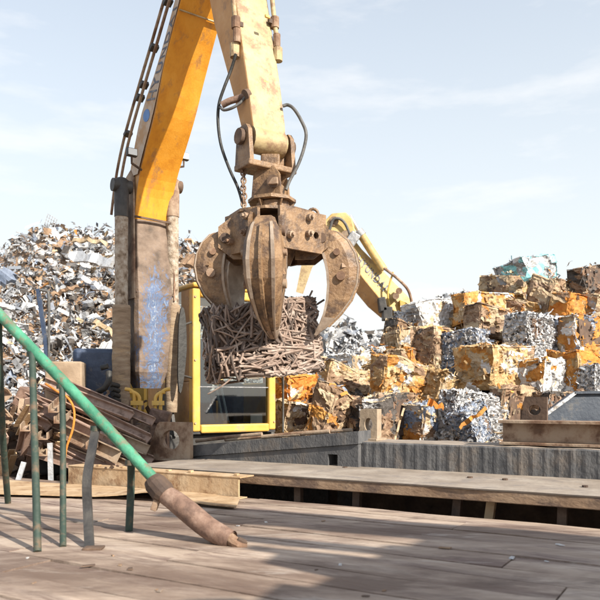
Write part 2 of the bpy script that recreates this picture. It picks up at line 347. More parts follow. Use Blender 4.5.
while v < VE - .03:
    wd = random.uniform(.20, .29)
    v1 = min(v + wd, VE + random.uniform(-.01, .0))
    if VE - v1 < .12: v1 = VE
    u = -9.5 + random.uniform(-1.5, 0)
    while u < 4.5:
        L = random.uniform(2.2, 4.6)
        plank(u, min(u + L, 5) - random.uniform(.006, .014), v, v1 - random.uniform(.004, .010), DECK - .002, random.uniform(-.004, .004), MATS[random.choice(['deck_a', 'deck_b', 'deck_a', 'deck_c'])])
        u += L
    v = v1

# raised steel platform behind the trench
u_l, _ = pxv(128, VE + .06)
pf = thing('steel_platform', UV(-1, 5.2, 0), 'dusty grey flat steel platform with brown front edge across the dark trench', 'platform')
b = MB(); nu = 60
u_a, u_b = u_l, 5.0
rows = []
for i in range(nu + 1):
    u = u_a + (u_b - u_a) * i / nu
    wob = .012 * mnoise.noise(Vector((u * 1.7, 0, 3))); vw = .012 * mnoise.noise(Vector((u * 2.3, 5, 3)))
    rows.append([UV(u, VE + .075 + vw, SLAB - .012), UV(u, VE + .07 + vw, SLAB + wob * .3), UV(u, 5.2, SLAB + wob), UV(u, WALLV + .08, SLAB + .006), UV(u, WALLV + .08, SLAB - .012)])
b.loft(rows)
b.build('top_plate', mt('dust_grey'), pf)
b = MB(); uvbox(b, u_a + .002, 5.0, VE + .08, VE + .16, SLAB - .090, SLAB - .0125, bev=.006); b.build('edge_beam', mt('edge_brown'), pf)
for px, lean in ((357, .05), (455, .10), (486, .16), (562, .03), (300, .0)):
    u, _ = pxv(px, VE + .22); b = MB()
    b.bar(UV(u - lean * .5, VE + .2, .2), UV(u + lean * .3, VE + .2, SLAB - .085), .06, .05, up=D2); b.build('strut', mt('rust_tan' if px == 486 else 'rust_dark'), pf)
b = MB(); uvbox(b, u_a, 5.0, WALLV - .02, WALLV + .02, .0, SLAB - .02); b.build('back_plate', mt('rust_dark'), pf)
for px, yy in ((470, 478), (505, 480), (585, 487), (345, 468)):
    p = G(px, yy, SLAB); b = MB(); b.tube([p + Vector((0, 0, .0)), p + Vector((0, 0, .012))], .022, 8, smooth=False); b.build('bolt_head', mt('rust_dark'), pf)

# ribbed retaining wall to the right
u_c, _ = pxv(356, WALLV)
WTOP = 1.42
wl = thing('retaining_wall', UV(u_c + 3, WALLV + .2, 0), 'low dark grey ribbed wall with dusty flat top below the bales', 'wall')
b = MB(); rib = []; N = int((6.2) / .018)
prof = []
for i in range(N + 1):
    u = u_c + i * .018; ph = (u - u_c) / .098 * 2 * math.pi
    a = max(-.3, math.cos(ph + .8 * mnoise.noise(Vector((u * 2, 1, 1)))))
    prof.append(u); rib.append(WALLV - (.004 + .005 * mnoise.noise(Vector((u * 1.3, 4, 4))) ** 2 * 4) * a + .012 * mnoise.noise(Vector((u * 3, 9, 0))))
vs = []; fs = []
zs = [0.0, SLAB - .05, SLAB + .05, SLAB + .12, WTOP - .05, WTOP - .012, WTOP]
for j, z in enumerate(zs):
    for i in range(N + 1):
        chip = .006 * mnoise.noise(Vector((prof[i] * 9, z * 14, 2))) + (.012 if j == len(zs) - 1 else 0)
        vs.append(UV(prof[i], rib[i] + chip, z + (.006 * mnoise.noise(Vector((prof[i] * 6, 3, 7))) if j >= len(zs) - 2 else 0)))
nn = N + 1
for j in range(len(zs) - 1):
    for i in range(N): fs.append((j * nn + i, j * nn + i + 1, (j + 1) * nn + i + 1, (j + 1) * nn + i))
b.add(vs, fs)
b.build('ribbed_face', mt('wall_grey'), wl)
b = MB(); vs = []; fs = []; KV = 6
for j in range(KV + 1):
    for i in range(0, N + 1, 3):
        u = prof[i]; vv = (rib[i] + .0125) if j == 0 else WALLV + .03 + j * .075
        vs.append(UV(u, vv, WTOP + .010 * mnoise.noise(Vector((u * 4, vv * 5, 4))) * (j > 0) + (.006 * mnoise.noise(Vector((u * 6, 3, 7))) if j == 0 else .004)))
nn = len(range(0, N + 1, 3))
for j in range(KV):
    for i in range(nn - 1): fs.append((j * nn + i, j * nn + i + 1, (j + 1) * nn + i + 1, (j + 1) * nn + i))
b.add(vs, fs); b.build('wall_top', mt('dust_grey'), wl)
b = MB(); uvbox(b, u_c + .003, u_c + 6.2, WALLV + .04, WALLV + .46, 0, WTOP - .02); b.build('core', mt('wall_grey'), wl)

# sloping beam on a block wall, left of the ribbed wall
u_s, Ys = pxv(184, WALLV - .06); u_e, Ye = pxv(359, WALLV - .06)
zl = EYE - (446 - 400) / 700 * Ys; zr = EYE - (431 - 400) / 700 * Ye
sw = thing('sloped_beam', UV((u_s + u_e) / 2, WALLV, 0), 'sloping dark steel beam capping a grey wall below the cab', 'beam')
b = MB(); th = .115
b.prism([UV(u_s, WALLV - .075, zl), UV(u_s, WALLV - .075, zl - th), UV(u_e, WALLV - .075, zr - th), UV(u_e, WALLV - .075, zr)], D2 * .34)
b.build('cap_beam', mt('wall_grey'), sw)
b = MB(); hx, _ = pxv(333, WALLV - .05)
def wall_top(u): return zl - th - .004 + (zr - zl) * (u - u_s) / (u_e - u_s)
for a0, a1 in ((u_s, hx - .05), (hx + .05, u_e - .01)):
    b.prism([UV(a0, WALLV - .055, 0), UV(a1, WALLV - .055, 0), UV(a1, WALLV - .055, wall_top(a1)), UV(a0, WALLV - .055, wall_top(a0))], D2 * .28)
b.prism([UV(hx - .05, WALLV - .055, SLAB + .11), UV(hx + .05, WALLV - .055, SLAB + .11), UV(hx + .05, WALLV - .055, wall_top(hx + .05)), UV(hx - .05, WALLV - .055, wall_top(hx - .05))], D2 * .28)
b.build('wall_face', mt('wall_grey'), sw)
b = MB(); uvbox(b, hx - .05, hx + .05, WALLV + .1, WALLV + .15, 0, SLAB + .11); b.build('niche_back', mt('black_steel'), sw)
# pipes lying behind the sloping beam
for k, (x0, y0, x1, y1, r) in enumerate(((196, 441, 262, 434, .02), (225, 440, 300, 434.5, .016), (262, 437, 330, 431.5, .022), (300, 434, 352, 430, .018))):
    b = MB(); _, Ya = pxv(x0, WALLV + .12 + .04 * k); _, Yb = pxv(x1, WALLV + .20 + .02 * k)
    b.tube([P(x0, y0, Ya), P((x0 + x1) / 2, (y0 + y1) / 2 - .5, (Ya + Yb) / 2), P(x1, y1, Yb)], r, 8)
    lab = ('short rusty pipe on the low end of the sloping beam', 'thin rusty pipe lying along the middle of the sloping beam', 'rusty pipe on the sloping beam below the cab window corner', 'short rusty pipe at the high end of the sloping beam')[k]
    tag(b.build('scrap_pipe', mt('rust_brown')), lab, 'pipe', 'rusty pipes on the sloping beam')

# bracket plates
def bracket(name, px0, px1, pyt, pyb, v, slope, hole, m, label, thick=.05, oval=1.0):
    u0, Y0_ = pxv(px0, v); u1, Y1_ = pxv(px1, v); Ym = (Y0_ + Y1_) / 2
    z0 = EYE - (pyb - 400) / 700 * Ym; z1 = EYE - (pyt - 400) / 700 * Ym
    W_, H_ = u1 - u0, z1 - z0
    o = UV(u0, v + thick, z0); b = MB()
    poly = [(0, 0), (W_, 0), (W_, H_), (slope * W_ + .012, H_), (slope * W_ * .85, H_ * .93), (0, H_ * .12)]
    b.holeplate(o, D1, Vector((0, 0, 1)), poly, (W_ * hole[0], H_ * hole[1]), hole[2] * W_, thick, oval and 0, hry=hole[2] * W_ * oval * .86)
    t = thing(name, UV((u0 + u1) / 2, v, z0), label, 'bracket')
    b.build('lug_plate', m, t)
    b = MB(); uvbox(b, u0 - .02, u1 + .02, v - .06, v + thick + .08, z0 - .012, z0 + .006); b.build('foot_plate', m, t)
    return t
bracket('lifting_lug', 147, 190, 422, 459, 5.55, .28, (.56, .52, .20), mt('rust_brown'), 'grey-brown lug plate with round hole standing left of the sloping beam', .05)
bracket('lifting_lug', 360, 377, 409, 439, 5.92, .0, (.5, .48, .24), mt('concrete_tan'), 'small tan block with oval hole on the corner of the ribbed wall', .10, 1.7)
bracket('lifting_lug', 521, 547, 397, 424, 6.05, .15, (.52, .52, .24), mt('rust_dark'), 'dark lug plate with round hole behind the girder at right', .04)

# girder on the wall at right
u0, Y0_ = pxv(499, 5.84); zt = EYE - (420 - 400) / 700 * Y0_; zb = WTOP + .012
gd = thing('steel_girder', UV(u0 + 1.2, 5.9, zb), 'brown steel I-beam lying on top of the ribbed wall at right', 'girder')
for nm, a in (('flange', (u0, u0 + 2.6, 5.80, 5.98, zt - .025, zt)), ('flange', (u0 + .01, u0 + 2.6, 5.80, 5.98, zb, zb + .022)), ('web', (u0 + .02, u0 + 2.59, 5.88, 5.90, zb + .023, zt - .026))):
    b = MB(); uvbox(b, *a, bev=.003); b.build(nm, mt('rust_brown'), gd)
# slate blue hopper behind the girder
hp = thing('steel_hopper', P(585, 420, 7.0) - Vector((0, 0, .35)), 'dark slate-blue sloping steel hopper plate behind the right girder', 'hopper')
b = MB(); Yh = 6.9
q = [P(533, 424, Yh), P(660, 424, Yh), P(660, 392, Yh), P(574, 393, Yh)]
b.prism(q, Vector((.25, .8, 0))); b.build('hopper_body', mt('slate_steel'), hp)
b = MB(); b.bar(P(533, 424, Yh - .02), P(575, 393, Yh - .02), .03, .03); b.build('edge_bar', mt('zinc'), hp)
b = MB(); b.bar(P(574, 392.5, Yh - .02), P(660, 391.5, Yh - .02), .03, .025); b.build('rim_bar', mt('slate_steel'), hp)
b = MB(); b.box(Vector((P(605, 440, Yh + .45).x, Yh + .45, .75)), (.8, .6, 1.5)); b.build('leg_frame', mt('rust_dark'), hp)
for k in range(7):
    pxs = (515, 512, 575, 570, 583, 548, 470)[k]; pys = (444, 443, 436, 442, 441, 441, 442)[k]
    p = G(pxs, pys, WTOP + .01); b = MB(); L = (.11, .06, .14, .09, .07, .06, .05)[k]
    a = random.uniform(-.5, .6); d = Vector((math.cos(a), math.sin(a) * .6, .06 * random.random()))
    n_pts = [p - d * L * .5, p + Vector((0, 0, .012)), p + d * L * .5]
    b.loft([[q + Vector((0, -.015, 0)), q + Vector((0, .02, 0)), q + Vector((0, .015, .02)), q + Vector((0, -.02, .016))] for q in n_pts])
    lab = ('longest dark scrap shard on the wall top left of the girder', 'small dark chip beside the scrap shard on the wall top', 'blue-grey metal flake on the wall below the girder', 'brown scrap flake on the wall edge below the girder', 'rusty chip on the wall edge at far right', 'small brown chip on the wall midway along the girder', 'tiny grey chip on the wall below the silver bales')[k]
    tag(b.build('scrap_flake', mt(('dark_scrap', 'dark_scrap', 'blue_scrap', 'brown_scrap', 'brown_scrap', 'brown_scrap', 'grey_scrap')[k])), lab, 'scrap', 'flakes on the wall top')

# tan channel beam lying on the deck edge (left)
u0, _ = pxv(70, VE - .12); u1, _ = pxv(240, VE - .12)
tb = thing('channel_beam', UV((u0 + u1) / 2, VE - .1, DECK), 'tan rusty channel beam lying along the far deck edge at left', 'beam')
zt = DECK + .183
b = MB(); n = 26; ring = []
for i in range(n + 1):
    u = u0 + (u1 - u0) * i / n; q = .004 * mnoise.noise(Vector((u * 5, 0, 0)))
    ring.append([UV(u, VE - .14 + q, DECK + .01), UV(u, VE - .14 + q, zt - .012), UV(u, VE - .122 + q, zt - .012), UV(u, VE - .122 + q, DECK + .01)])
b.loft(ring); b.build('web', mt('rust_tan'), tb)
b = MB(); uvbox(b, u0, u1 + .02, VE - .145, VE + .05, zt - .0115, zt, bev=.003); b.build('flange', mt('rust_tan'), tb)
b = MB(); uvbox(b, u0, u1, VE - .150, VE - .02, DECK + .002, DECK + .0095); b.build('flange', mt('rust_tan'), tb)
for px in (98, 122, 168, 190, 236):
    u, _ = pxv(px, VE - .1); b = MB(); uvbox(b, u - .018, u + .018, VE - .11, VE - .07, zt + .0005, zt + random.uniform(.012, .022), bev=.004); b.build('clip', mt('rust_tan'), tb)
for px, py, rr in ((112, 467, .030), (118, 466, .022), (106, 468, .018)):
    u, Yq = pxv(px, VE - .143); b = MB(); c = P(px, py, Yq); nr = 9
    poly = [c - D2 * .005 + D1 * (rr * math.cos(2 * math.pi * k / nr) * random.uniform(.6, 1.2)) + Vector((0, 0, rr * .6 * math.sin(2 * math.pi * k / nr) * random.uniform(.6, 1.1))) for k in range(nr)]
    b.prism(poly, D2 * .006); b.build('rust_scab', mt('rust_dark'), tb)

# loose tan sheet at the deck edge
b = MB(); nx, ny = 30, 6; vs = []; fs = []
def lerp_list(l, t):
    t *= len(l) - 1; i = min(int(t), len(l) - 2); f = t - i
    return tuple(a + (c - a) * f for a, c in zip(l[i], l[i + 1]))
near = [(-60, 494), (0, 494), (60, 496), (118, 497.5), (158, 500), (205, 505), (236, 507.5)]
far = [(-60, 478), (0, 480), (60, 484), (118, 487), (158, 490), (205, 494), (240, 498)]
for side in (0, 1):
    for j in range(ny + 1):
        for i in range(nx + 1):
            t = i / nx; a = lerp_list(near, t); c = lerp_list(far, t); f = j / ny
            lift = .055 * math.exp(-((t - .64) / .12) ** 2) * (1 - f) + .014
            px_, py_ = a[0] + (c[0] - a[0]) * f, a[1] + (c[1] - a[1]) * f
            p = G(px_, py_, DECK + .02); p.z = DECK + .012 + lift + .004 * mnoise.noise(p * 4) - .008 * side
            vs.append(p)
K = (nx + 1) * (ny + 1); idx = lambda s_, i, j: s_ * K + j * (nx + 1) + i
for j in range(ny):
    for i in range(nx):
        fs.append((idx(0, i, j), idx(0, i + 1, j), idx(0, i + 1, j + 1), idx(0, i, j + 1)))
        fs.append((idx(1, i, j), idx(1, i, j + 1), idx(1, i + 1, j + 1), idx(1, i + 1, j)))
for i in range(nx):
    fs.append((idx(0, i, 0), idx(1, i, 0), idx(1, i + 1, 0), idx(0, i + 1, 0))); fs.append((idx(0, i, ny), idx(0, i + 1, ny), idx(1, i + 1, ny), idx(1, i, ny)))
for j in range(ny):
    fs.append((idx(0, 0, j), idx(0, 0, j + 1), idx(1, 0, j + 1), idx(1, 0, j))); fs.append((idx(0, nx, j), idx(1, nx, j), idx(1, nx, j + 1), idx(0, nx, j + 1)))
b.add(vs, fs); tag(b.build('steel_sheet', mt('rust_tan')), 'loose warped tan steel sheet lying on the deck beside the channel beam', 'sheet')

# flakes and chips on the deck
for k in range(20):
    px, py = random.uniform(20, 590), random.uniform(512, 598)
    if k < 6: px, py = ((88, 566), (120, 565), (130, 569), (445, 548), (512, 558), (560, 545))[k]
    p = G(px, py, DECK); L = random.uniform(.010, .022) if k >= 6 else random.uniform(.02, .04)
    a = random.uniform(0, 3.1); c = Vector((math.cos(a), math.sin(a), 0)); e = Vector((-c.y, c.x, 0)) * random.uniform(.3, .6)
    b = MB(); hgt = random.uniform(.003, .006)
    b.loft([[p - c * L - e * L * .6, p - c * L * .6 + e * L, p + c * L + e * L * .4, p + c * L * .7 - e * L], [q + Vector((0, 0, hgt * random.uniform(.6, 1.2))) for q in (p - c * L * .9 - e * L * .5, p - c * L * .5 + e * L * .9, p + c * L * .9 + e * L * .3, p + c * L * .6 - e * L * .9)]])
    tag(b.build('metal_chip', mt(random.choice(['white_scrap', 'zinc', 'deck_c', 'rust_dark', 'brown_scrap']))), 'tiny loose metal chip lying on the rusty foreground deck', 'metal chip', 'chips scattered over the deck')

# ------------------------------------------------------------------ broken green handrail
hr = thing('broken_handrail', G(90, 548, DECK), 'collapsed green handrail with bent posts and rusty pipe end on the deck', 'handrail')
def rp_(px, py):
    t = min(1, max(0, px / 240)); return P(px, py, 4.55 - .70 * t)
rail = [rp_(-60, 249), rp_(-25, 288), rp_(0, 315), rp_(40, 357), rp_(80, 399), rp_(120, 442), rp_(152, 477), rp_(160, 487)]
b = MB(); b.tube(curve_pts(rail, 3), .034, 16); b.build('rail', mt('green_paint'), hr)
b = MB(); d = (rp_(165, 490) - rp_(152, 478)).normalized()
b.tube([rp_(152, 479), rp_(155, 483), rp_(163, 492), rp_(166, 495)], [.052, .066, .070, .060], 14, smooth=False); b.build('collar', mt('rust_dark'), hr)
b = MB(); b.box(rp_(158, 494) + Vector((0, -.02, -.03)), (.035, .05, .13), Matrix.Rotation(R(20), 3, 'Y'), bev=.004); b.build('clamp_plate', mt('rust_brown'), hr)
pe = [rp_(163, 493), rp_(175, 501), rp_(190, 513), rp_(207, 527), rp_(222, 536), rp_(232, 540)]
b = MB(); b.tube(curve_pts(pe, 3), [.052, .056, .058, .060, .062, .063, .064, .064, .063, .062, .062, .062, .060, .058, .056, .052], 16, cap=False)
b.tube(curve_pts(pe, 3)[-6:], [.050] * 4 + [.047, .043], 16, cap=False); b.build('pipe_end', mt('pipe_rust'), hr)
b = MB(); rr = []; ctr = [rp_(228, 538), rp_(233, 541), rp_(238, 543), rp_(243, 544), rp_(247, 543.5)]
for k, c_ in enumerate(ctr):     # the pipe crushed into a torn flat tongue
    f = k / 4; a_, c2 = .056 - .012 * f + random.uniform(-.006, .006), .050 - .034 * f
    rr.append([c_ + Vector((random.uniform(-.006, .006), math.cos(t) * a_, math.sin(t) * c2 - .012 * f)) for t in [2 * math.pi * j / 14 for j in range(14)]])
b.loft(rr, cap=False); b.build('crushed_end', mt('rust_brown'), hr)
b = MB(); b.tube([rp_(238, 543) + Vector((0, 0, -.008)), rp_(240, 543) + Vector((0, 0, -.008))], .024, 10); b.build('bore_shade', mt('black_steel'), hr)  # black disc painting the darkness inside the hollow pipe
b = MB(); b.box(rp_(242, 541), (.05, .05, .022), Matrix.Rotation(R(25), 3, 'Y'), bev=.004); b.build('torn_tab', mt('rust_dark'), hr)
def post(pts, r, m, flat=None):
    b = MB(); c = curve_pts(pts, 5)
    if flat:
        for i in range(len(c) - 1): pass
        b.loft([[q + Vector((-flat[0] / 2, -flat[1] / 2, 0)), q + Vector((flat[0] / 2, -flat[1] / 2, 0)), q + Vector((flat[0] / 2, flat[1] / 2, 0)), q + Vector((-flat[0] / 2, flat[1] / 2, 0))] for q in c])
    else: b.tube(c, r, 10)
    b.build('post', mt(m), hr)
post([rp_(-2, 318), P(0, 380, 4.7), P(3, 440, 5.0), G(8, 503, DECK)], .024, 'green_dark')
post([rp_(32, 348), P(34, 420, 4.18), P(36, 490, 3.9), G(37.5, 552, DECK)], .021, 'green_dark')
post([rp_(62, 380), P(63, 440, 4.2), P(63, 500, 4.05), G(63, 547, DECK)], .018, 'green_dark')
post([rp_(96, 428), P(92, 450, 4.15), P(87, 480, 4.05), P(88, 515, 4.0), G(89.5, 548, DECK)], 0, 'black_steel', (.050, .022))
post([rp_(131, 458), P(131, 485, 4.3), G(129, 531, DECK)], .023, 'green_dark')
b = MB(); p = G(90, 549, DECK); b.box(p + Vector((.02, 0, .006)), (.10, .09, .012), bev=.003); b.build('foot_plate', mt('rust_dark'), hr)
for px, py in ((96, 426), (131, 460), (62, 384), (32, 352)):
    b = MB(); q = rp_(px, py); b.tube([q, q - Vector((0, 0, .03))], .034, 10); b.build('weld_collar', mt('green_dark'), hr)

# ------------------------------------------------------------------ material handler (excavator with grapple)
TH = R(35); MF = Vector((math.sin(TH), -math.cos(TH), 0)); ML = Vector((math.cos(TH), math.sin(TH), 0))
Y0 = 8.5; X0 = (146 - 300) / FPX * Y0
def W(t, l, z): return Vector((X0, Y0, 0)) + MF * t + ML * l + Vector((0, 0, z))
def Mq(px, py, l=0.0):
    """pixel -> (t, z) in the vertical machine plane at lateral l"""
    k = (px - 300) / FPX
    t = (k * (Y0 + ML.y * l) - X0 - ML.x * l) / (MF.x - k * MF.y)
    Y = Y0 + MF.y * t + ML.y * l
    return t, EYE + (HOR - py) / FPX * Y
def Ml(px, py, t):
    """pixel -> (l, z) in the transverse plane at t"""
    k = (px - 300) / FPX
    l = (k * (Y0 + MF.y * t) - X0 - MF.x * t) / (ML.x - k * ML.y)
    Y = Y0 + MF.y * t + ML.y * l
    return l, EYE + (HOR - py) / FPX * Y
ROTM = Matrix((MF, ML, Vector((0, 0, 1)))).transposed()
def mbox(mb, t0, t1, l0, l1, z0, z1, mi=0, bev=0.0):
    mb.box(W((t0 + t1) / 2, (l0 + l1) / 2, (z0 + z1) / 2), (t1 - t0, l1 - l0, z1 - z0), ROTM, mi, bev)
mh = thing('material_handler', W(-.6, 0, 0), 'orange and yellow material handler with raised boom, cab and scrap grapple arm', 'excavator')

# boom: underside centre line measured in the photo, continued to the tip above the frame
hw = [.225, .222, .232, .238, .25, .24, .24]
und = [Mq(153, 300), Mq(152, 222), Mq(158, 180), Mq(175, 118), Mq(186.5, 66), Mq(204, 0)]
ledge = [(124, 300), (123, 222), (130, 180), (141, 118), (157, 66), (176, 0)]
top = [Mq(x, y, -hw[i]) for i, (x, y) in enumerate(ledge)]
def offs(pts, dep):
    o = []
    for i in range(len(pts)):
        a = Vector(pts[max(i - 1, 0)]); c = Vector(pts[min(i + 1, len(pts) - 1)]); d = (c - a).normalized()
        n = Vector((-d.y, d.x)); o.append((pts[i][0] + n.x * dep[i], pts[i][1] + n.y * dep[i]))
    return o
d_ = Vector((und[-1][0] - und[-2][0], und[-1][1] - und[-2][1])).normalized()
und.append((und[-1][0] + d_.x * .75, und[-1][1] + d_.y * .75)); top.append((top[-1][0] + d_.x * .80, top[-1][1] + d_.y * .80))
def spl(pts, k=5):
    return [(p.x, p.y) for p in curve_pts([Vector((q[0], q[1], 0)) for q in pts], k)]
und_f, top_f = spl(und[1:]), spl(top[1:]); hw_f = [float(np.interp(i / 5, range(6), hw[1:])) for i in range(len(und_f))]
und_k, top_k, hw_k = und, top, hw
und, top, hw = [und[0]] + und_f, [top[0]] + top_f, [hw[0]] + hw_f
b = MB(); n = len(und)
vs = []
for i in range(n):
    vs += [W(und[i][0], -hw[i], und[i][1]), W(und[i][0], hw[i], und[i][1]), W(top[i][0], hw[i], top[i][1]), W(top[i][0], -hw[i], top[i][1])]
for i in range(1, n - 1):
    a = i * 4
    b.add(vs, [(a, a + 1, a + 5, a + 4)], 0) if False else None
fs = []; ms_ = []
for i in range(1, n - 1):
    a = i * 4
    fs += [(a, a + 1, a + 5, a + 4), (a + 1, a + 2, a + 6, a + 5), (a + 2, a + 3, a + 7, a + 6), (a + 3, a, a + 4, a + 7)]; ms_ += [0, 1, 1, 1]
fs += [(4, 7, 6, 5), ((n - 1) * 4, (n - 1) * 4 + 1, (n - 1) * 4 + 2, (n - 1) * 4 + 3)]; ms_ += [0, 1]
b.v = [tuple(p) for p in vs]; b.f = fs; b.m = ms_; b.sm = [False] * len(fs)
boom = b.build('boom', mt('orange_paint', 'orange_dusty_shade'), mh)
und, top, hw = und_k, top_k, hw_k
bv = boom.modifiers.new('bevel', 'BEVEL'); bv.width = .012; bv.segments = 2; bv.limit_method = 'ANGLE'
# weld seam across the underside near the top
tS, zS = Mq(200, 17)
b = MB(); b.bar(W(tS + .004, -.235, zS + .0), W(tS + .004, .235, zS), .014, .012); b.build('weld_seam', mt('yellow_pale'), boom)
# lower boom, rubbed cover, rounded foot
low = [Mq(153, 388), Mq(153, 372), Mq(154, 345), Mq(154.5, 318), Mq(154, 294), Mq(153, 258), Mq(152, 221)]
lw = [.15, .205, .228, .235, .24, .235, .232]
b = MB(); rings = []
for i, (t, z) in enumerate(low):
    dp = .26 if i == 0 else .36; wv = lw[i]
    bulge = .02 * math.sin(i * 1.9) - (.10 if i == 0 else .03 if i == 1 else 0)
    rings.append([W(t + bulge - .03, -wv, z), W(t + .02 + bulge, -wv * .86, z), W(t + .035 + bulge, -wv * .4, z - .004), W(t + .035 + bulge, wv * .4, z - .004), W(t + .02 + bulge, wv * .86, z), W(t - .03 + bulge, wv, z), W(t - dp, wv, z), W(t - dp, -wv, z)])
def resample(rings, k):
    o = []
    for i in range(len(rings) - 1):
        for j in range(k): o.append([a.lerp(c, j / k) for a, c in zip(rings[i], rings[i + 1])])
    return o + [rings[-1]]
rr = resample(rings, 5)
for r_ in rr:
    for q_ in range(len(r_)):
        nzv = mnoise.noise(r_[q_] * 5.0) * .010 + mnoise.noise(r_[q_] * 13.0) * .006
        r_[q_] = r_[q_] + MF * nzv + ML * nzv * .4
b.loft(rr, smooth=False)
cz = W(low[3][0], 0, low[0][1]); b.build('boom_foot', mt('boom_cover'), mh, org=cz)
for py, nm in ((221, 'strap'), (294, 'strap')):
    t, z = Mq(153, py); b = MB()
    b.bar(W(t + .045, -.245, z + .01), W(t + .045, .245, z - .005), .02, .022); b.build(nm, mt('rust_dark'), mh)
# side lug plates above the straps
for s in (-1, 1):
    t1, z1 = Mq(152, 182); t2, z2 = Mq(153, 300); b = MB()
    b.prism([W(t1 - .02, s * .24, z1 + .1), W(t1 + .06, s * .24, z1), W(t2 + .06, s * .24, z2), W(t2 - .3, s * .24, z2), W(t1 - .3, s * .24, z1)], ML * (s * .02)); b.build('side_plate', mt('rust_brown'), mh)
# boom cylinders left and right, canvas sleeves, crusty rods
for s, pxt, pxb, wb in ((-1, 121.5, 121, .105), (1, 172.5, 171, .095)):
    lt, ltz = Ml(pxt, 186, .22); lm, lmz = Ml(pxt, 305, .18); lb, lbz = Ml(pxb, 412, .12)
    top_, mid_, bot_ = W(.22, lt, ltz), W(.18, lm, lmz), W(.12, lb, lbz)
    b = MB(); pts = []; rad = []; NS = 46
    for k in range(NS + 1):
        f = k / NS; p = mid_.lerp(bot_, f); pts.append(p + ML * .006 * mnoise.noise(Vector((f * 9, s, 0)))); rad.append((wb * (1 - .22 * f * (s > 0))) * (1 + .05 * mnoise.noise(Vector((f * 22, s * 3, 1)))) * (.9 if k == 0 else 1))
    b.tube(pts, rad, 18); b.build('cylinder_sleeve', mt('canvas_sleeve'), mh)
    b = MB(); pts = [top_.lerp(mid_, k / 24) for k in range(25)]
    b.tube(pts, [.075 * (1 + .14 * mnoise.noise(Vector((k * .9, s * 5, 2)))) for k in range(25)], 14); rod = b.build('cylinder_rod', mt('crusty_white'), mh)
    b = MB(); b.tube([top_ + Vector((0, 0, .09)), top_ + Vector((0, 0, .06)), top_.lerp(mid_, .26)], [.05, .085, .082], 14); b.build('rod_cap', mt('black_steel' if s < 0 else 'rust_brown'), mh)
    b = MB(); b.tube([top_ - ML * .11, top_ + ML * .11], .075, 16); b.build('pin_boss', mt('black_steel' if s < 0 else 'rust_dark'), mh)
    b = MB(); b.bar(mid_ + Vector((0, 0, .0)) - MF * .1 - ML * .0, mid_ - MF * .1 + Vector((0, 0, 1.2)), .03, .16, up=MF); b.build('rod_guard', mt('rust_brown'), mh)
# hydraulic pipes up the left side of the boom with clamps
edge = [Mq(127, 178, -.25), Mq(129, 165, -.25), Mq(137, 134, -.25), Mq(151, 85, -.25), Mq(161, 48, -.25), Mq(175, 0, -.25), Mq(190, -48, -.25)]
for off, r_, m_ in ((-.10, .017, 'rust_brown'), (-.05, .017, 'rust_brown')):
    b = MB(); dx = -5.0 if off < -.07 else -1.0
    pts = [W(Mq(x + dx, y, -.29)[0], -.29 + (off + .07) * .3, Mq(x + dx, y, -.29)[1]) for x, y in ((117, 215), (120, 190), (124, 165), (131, 134), (145, 85), (156, 48), (170, 0), (185, -48))]
    b.tube(curve_pts(pts, 4), r_, 8); b.build('hydraulic_pipe', mt(m_), mh)
for x, y in ((127, 134), (143, 85), (139, 98), (153, 48), (167, 2), (120, 182)):
    b = MB(); t, z = Mq(x + 1, y, -.27); b.box(W(t, -.27, z), (.085, .09, .045), ROTM @ Matrix.Rotation(R(-20), 3, 'Y'), bev=.006); b.build('pipe_clamp', mt('black_steel'), mh)
# white name panel on the boom side with the lettering
def boom_side(f, g):
    """f: along the measured boom side 0..1, g: 0 underside .. 1 top"""
    pl = [(Vector(und_f[i]), Vector(top_f[i])) for i in range(5, 26)]
    L = [0]
    for i in range(1, len(pl)): L.append(L[-1] + (pl[i][0] - pl[i - 1][0]).length)
    s_ = f * L[-1]; i = max(k for k in range(len(L) - 1) if L[k] <= s_ + 1e-9)
    q = (s_ - L[i]) / (L[i + 1] - L[i]); a = pl[i][0].lerp(pl[i + 1][0], q); c = pl[i][1].lerp(pl[i + 1][1], q)
    return a.lerp(c, g)
b = MB(); N_ = 14; vs = []; fs = []
for k in range(N_ + 1):
    f = .01 + .985 * k / N_
    for g_ in (.05, .95):
        q = boom_side(f, g_); vs.append(W(q.x, -.2525, q.y))
fs = [(2 * k, 2 * k + 1, 2 * k + 3, 2 * k + 2) for k in range(N_)]; b.add(vs, fs)
pan = b.build('name_panel', mt('panel_white'), mh)
def text_mesh(body, size, shear=0.0):
    c = bpy.data.curves.new('letters', 'FONT'); c.body = body; c.size = size; c.shear = shear; c.offset = size * .012; c.resolution_u = 3
    o = bpy.data.objects.new('letters', c); COL.objects.link(o)
    dg = bpy.context.evaluated_depsgraph_get(); me = o.evaluated_get(dg).to_mesh()
    vs = [v.co.copy() for v in me.vertices]; fs = [tuple(p.vertices) for p in me.polygons]
    o.evaluated_get(dg).to_mesh_clear(); bpy.data.objects.remove(o); bpy.data.curves.remove(c)
    return vs, fs
def letters(word, f0, f1, gmid, hg, l, m):
    step = (f1 - f0) / len(word)
    for i, ch in enumerate(word):
        vs, fs = text_mesh(ch, 1.0, .18)
        xs = [v.x for v in vs]; x0, x1 = min(xs), max(xs); y1 = max(v.y for v in vs)
        o = MB(); out_ = []
        for v in vs:
            f = f0 + step * (i + .06 + .88 * (v.x - x0) / (x1 - x0) * (.35 if ch == 'I' else 1) + (.25 if ch == 'I' else 0)); gg = gmid + hg * (v.y / y1 - .5)
            q = boom_side(f, gg); out_.append(W(q.x, l, q.y))
        o.add(out_, fs); o.build('letter', mt(m), pan, recalc=False)
letters('HYUNDAI', .325, .705, .48, .66, -.256, 'letter_ink')
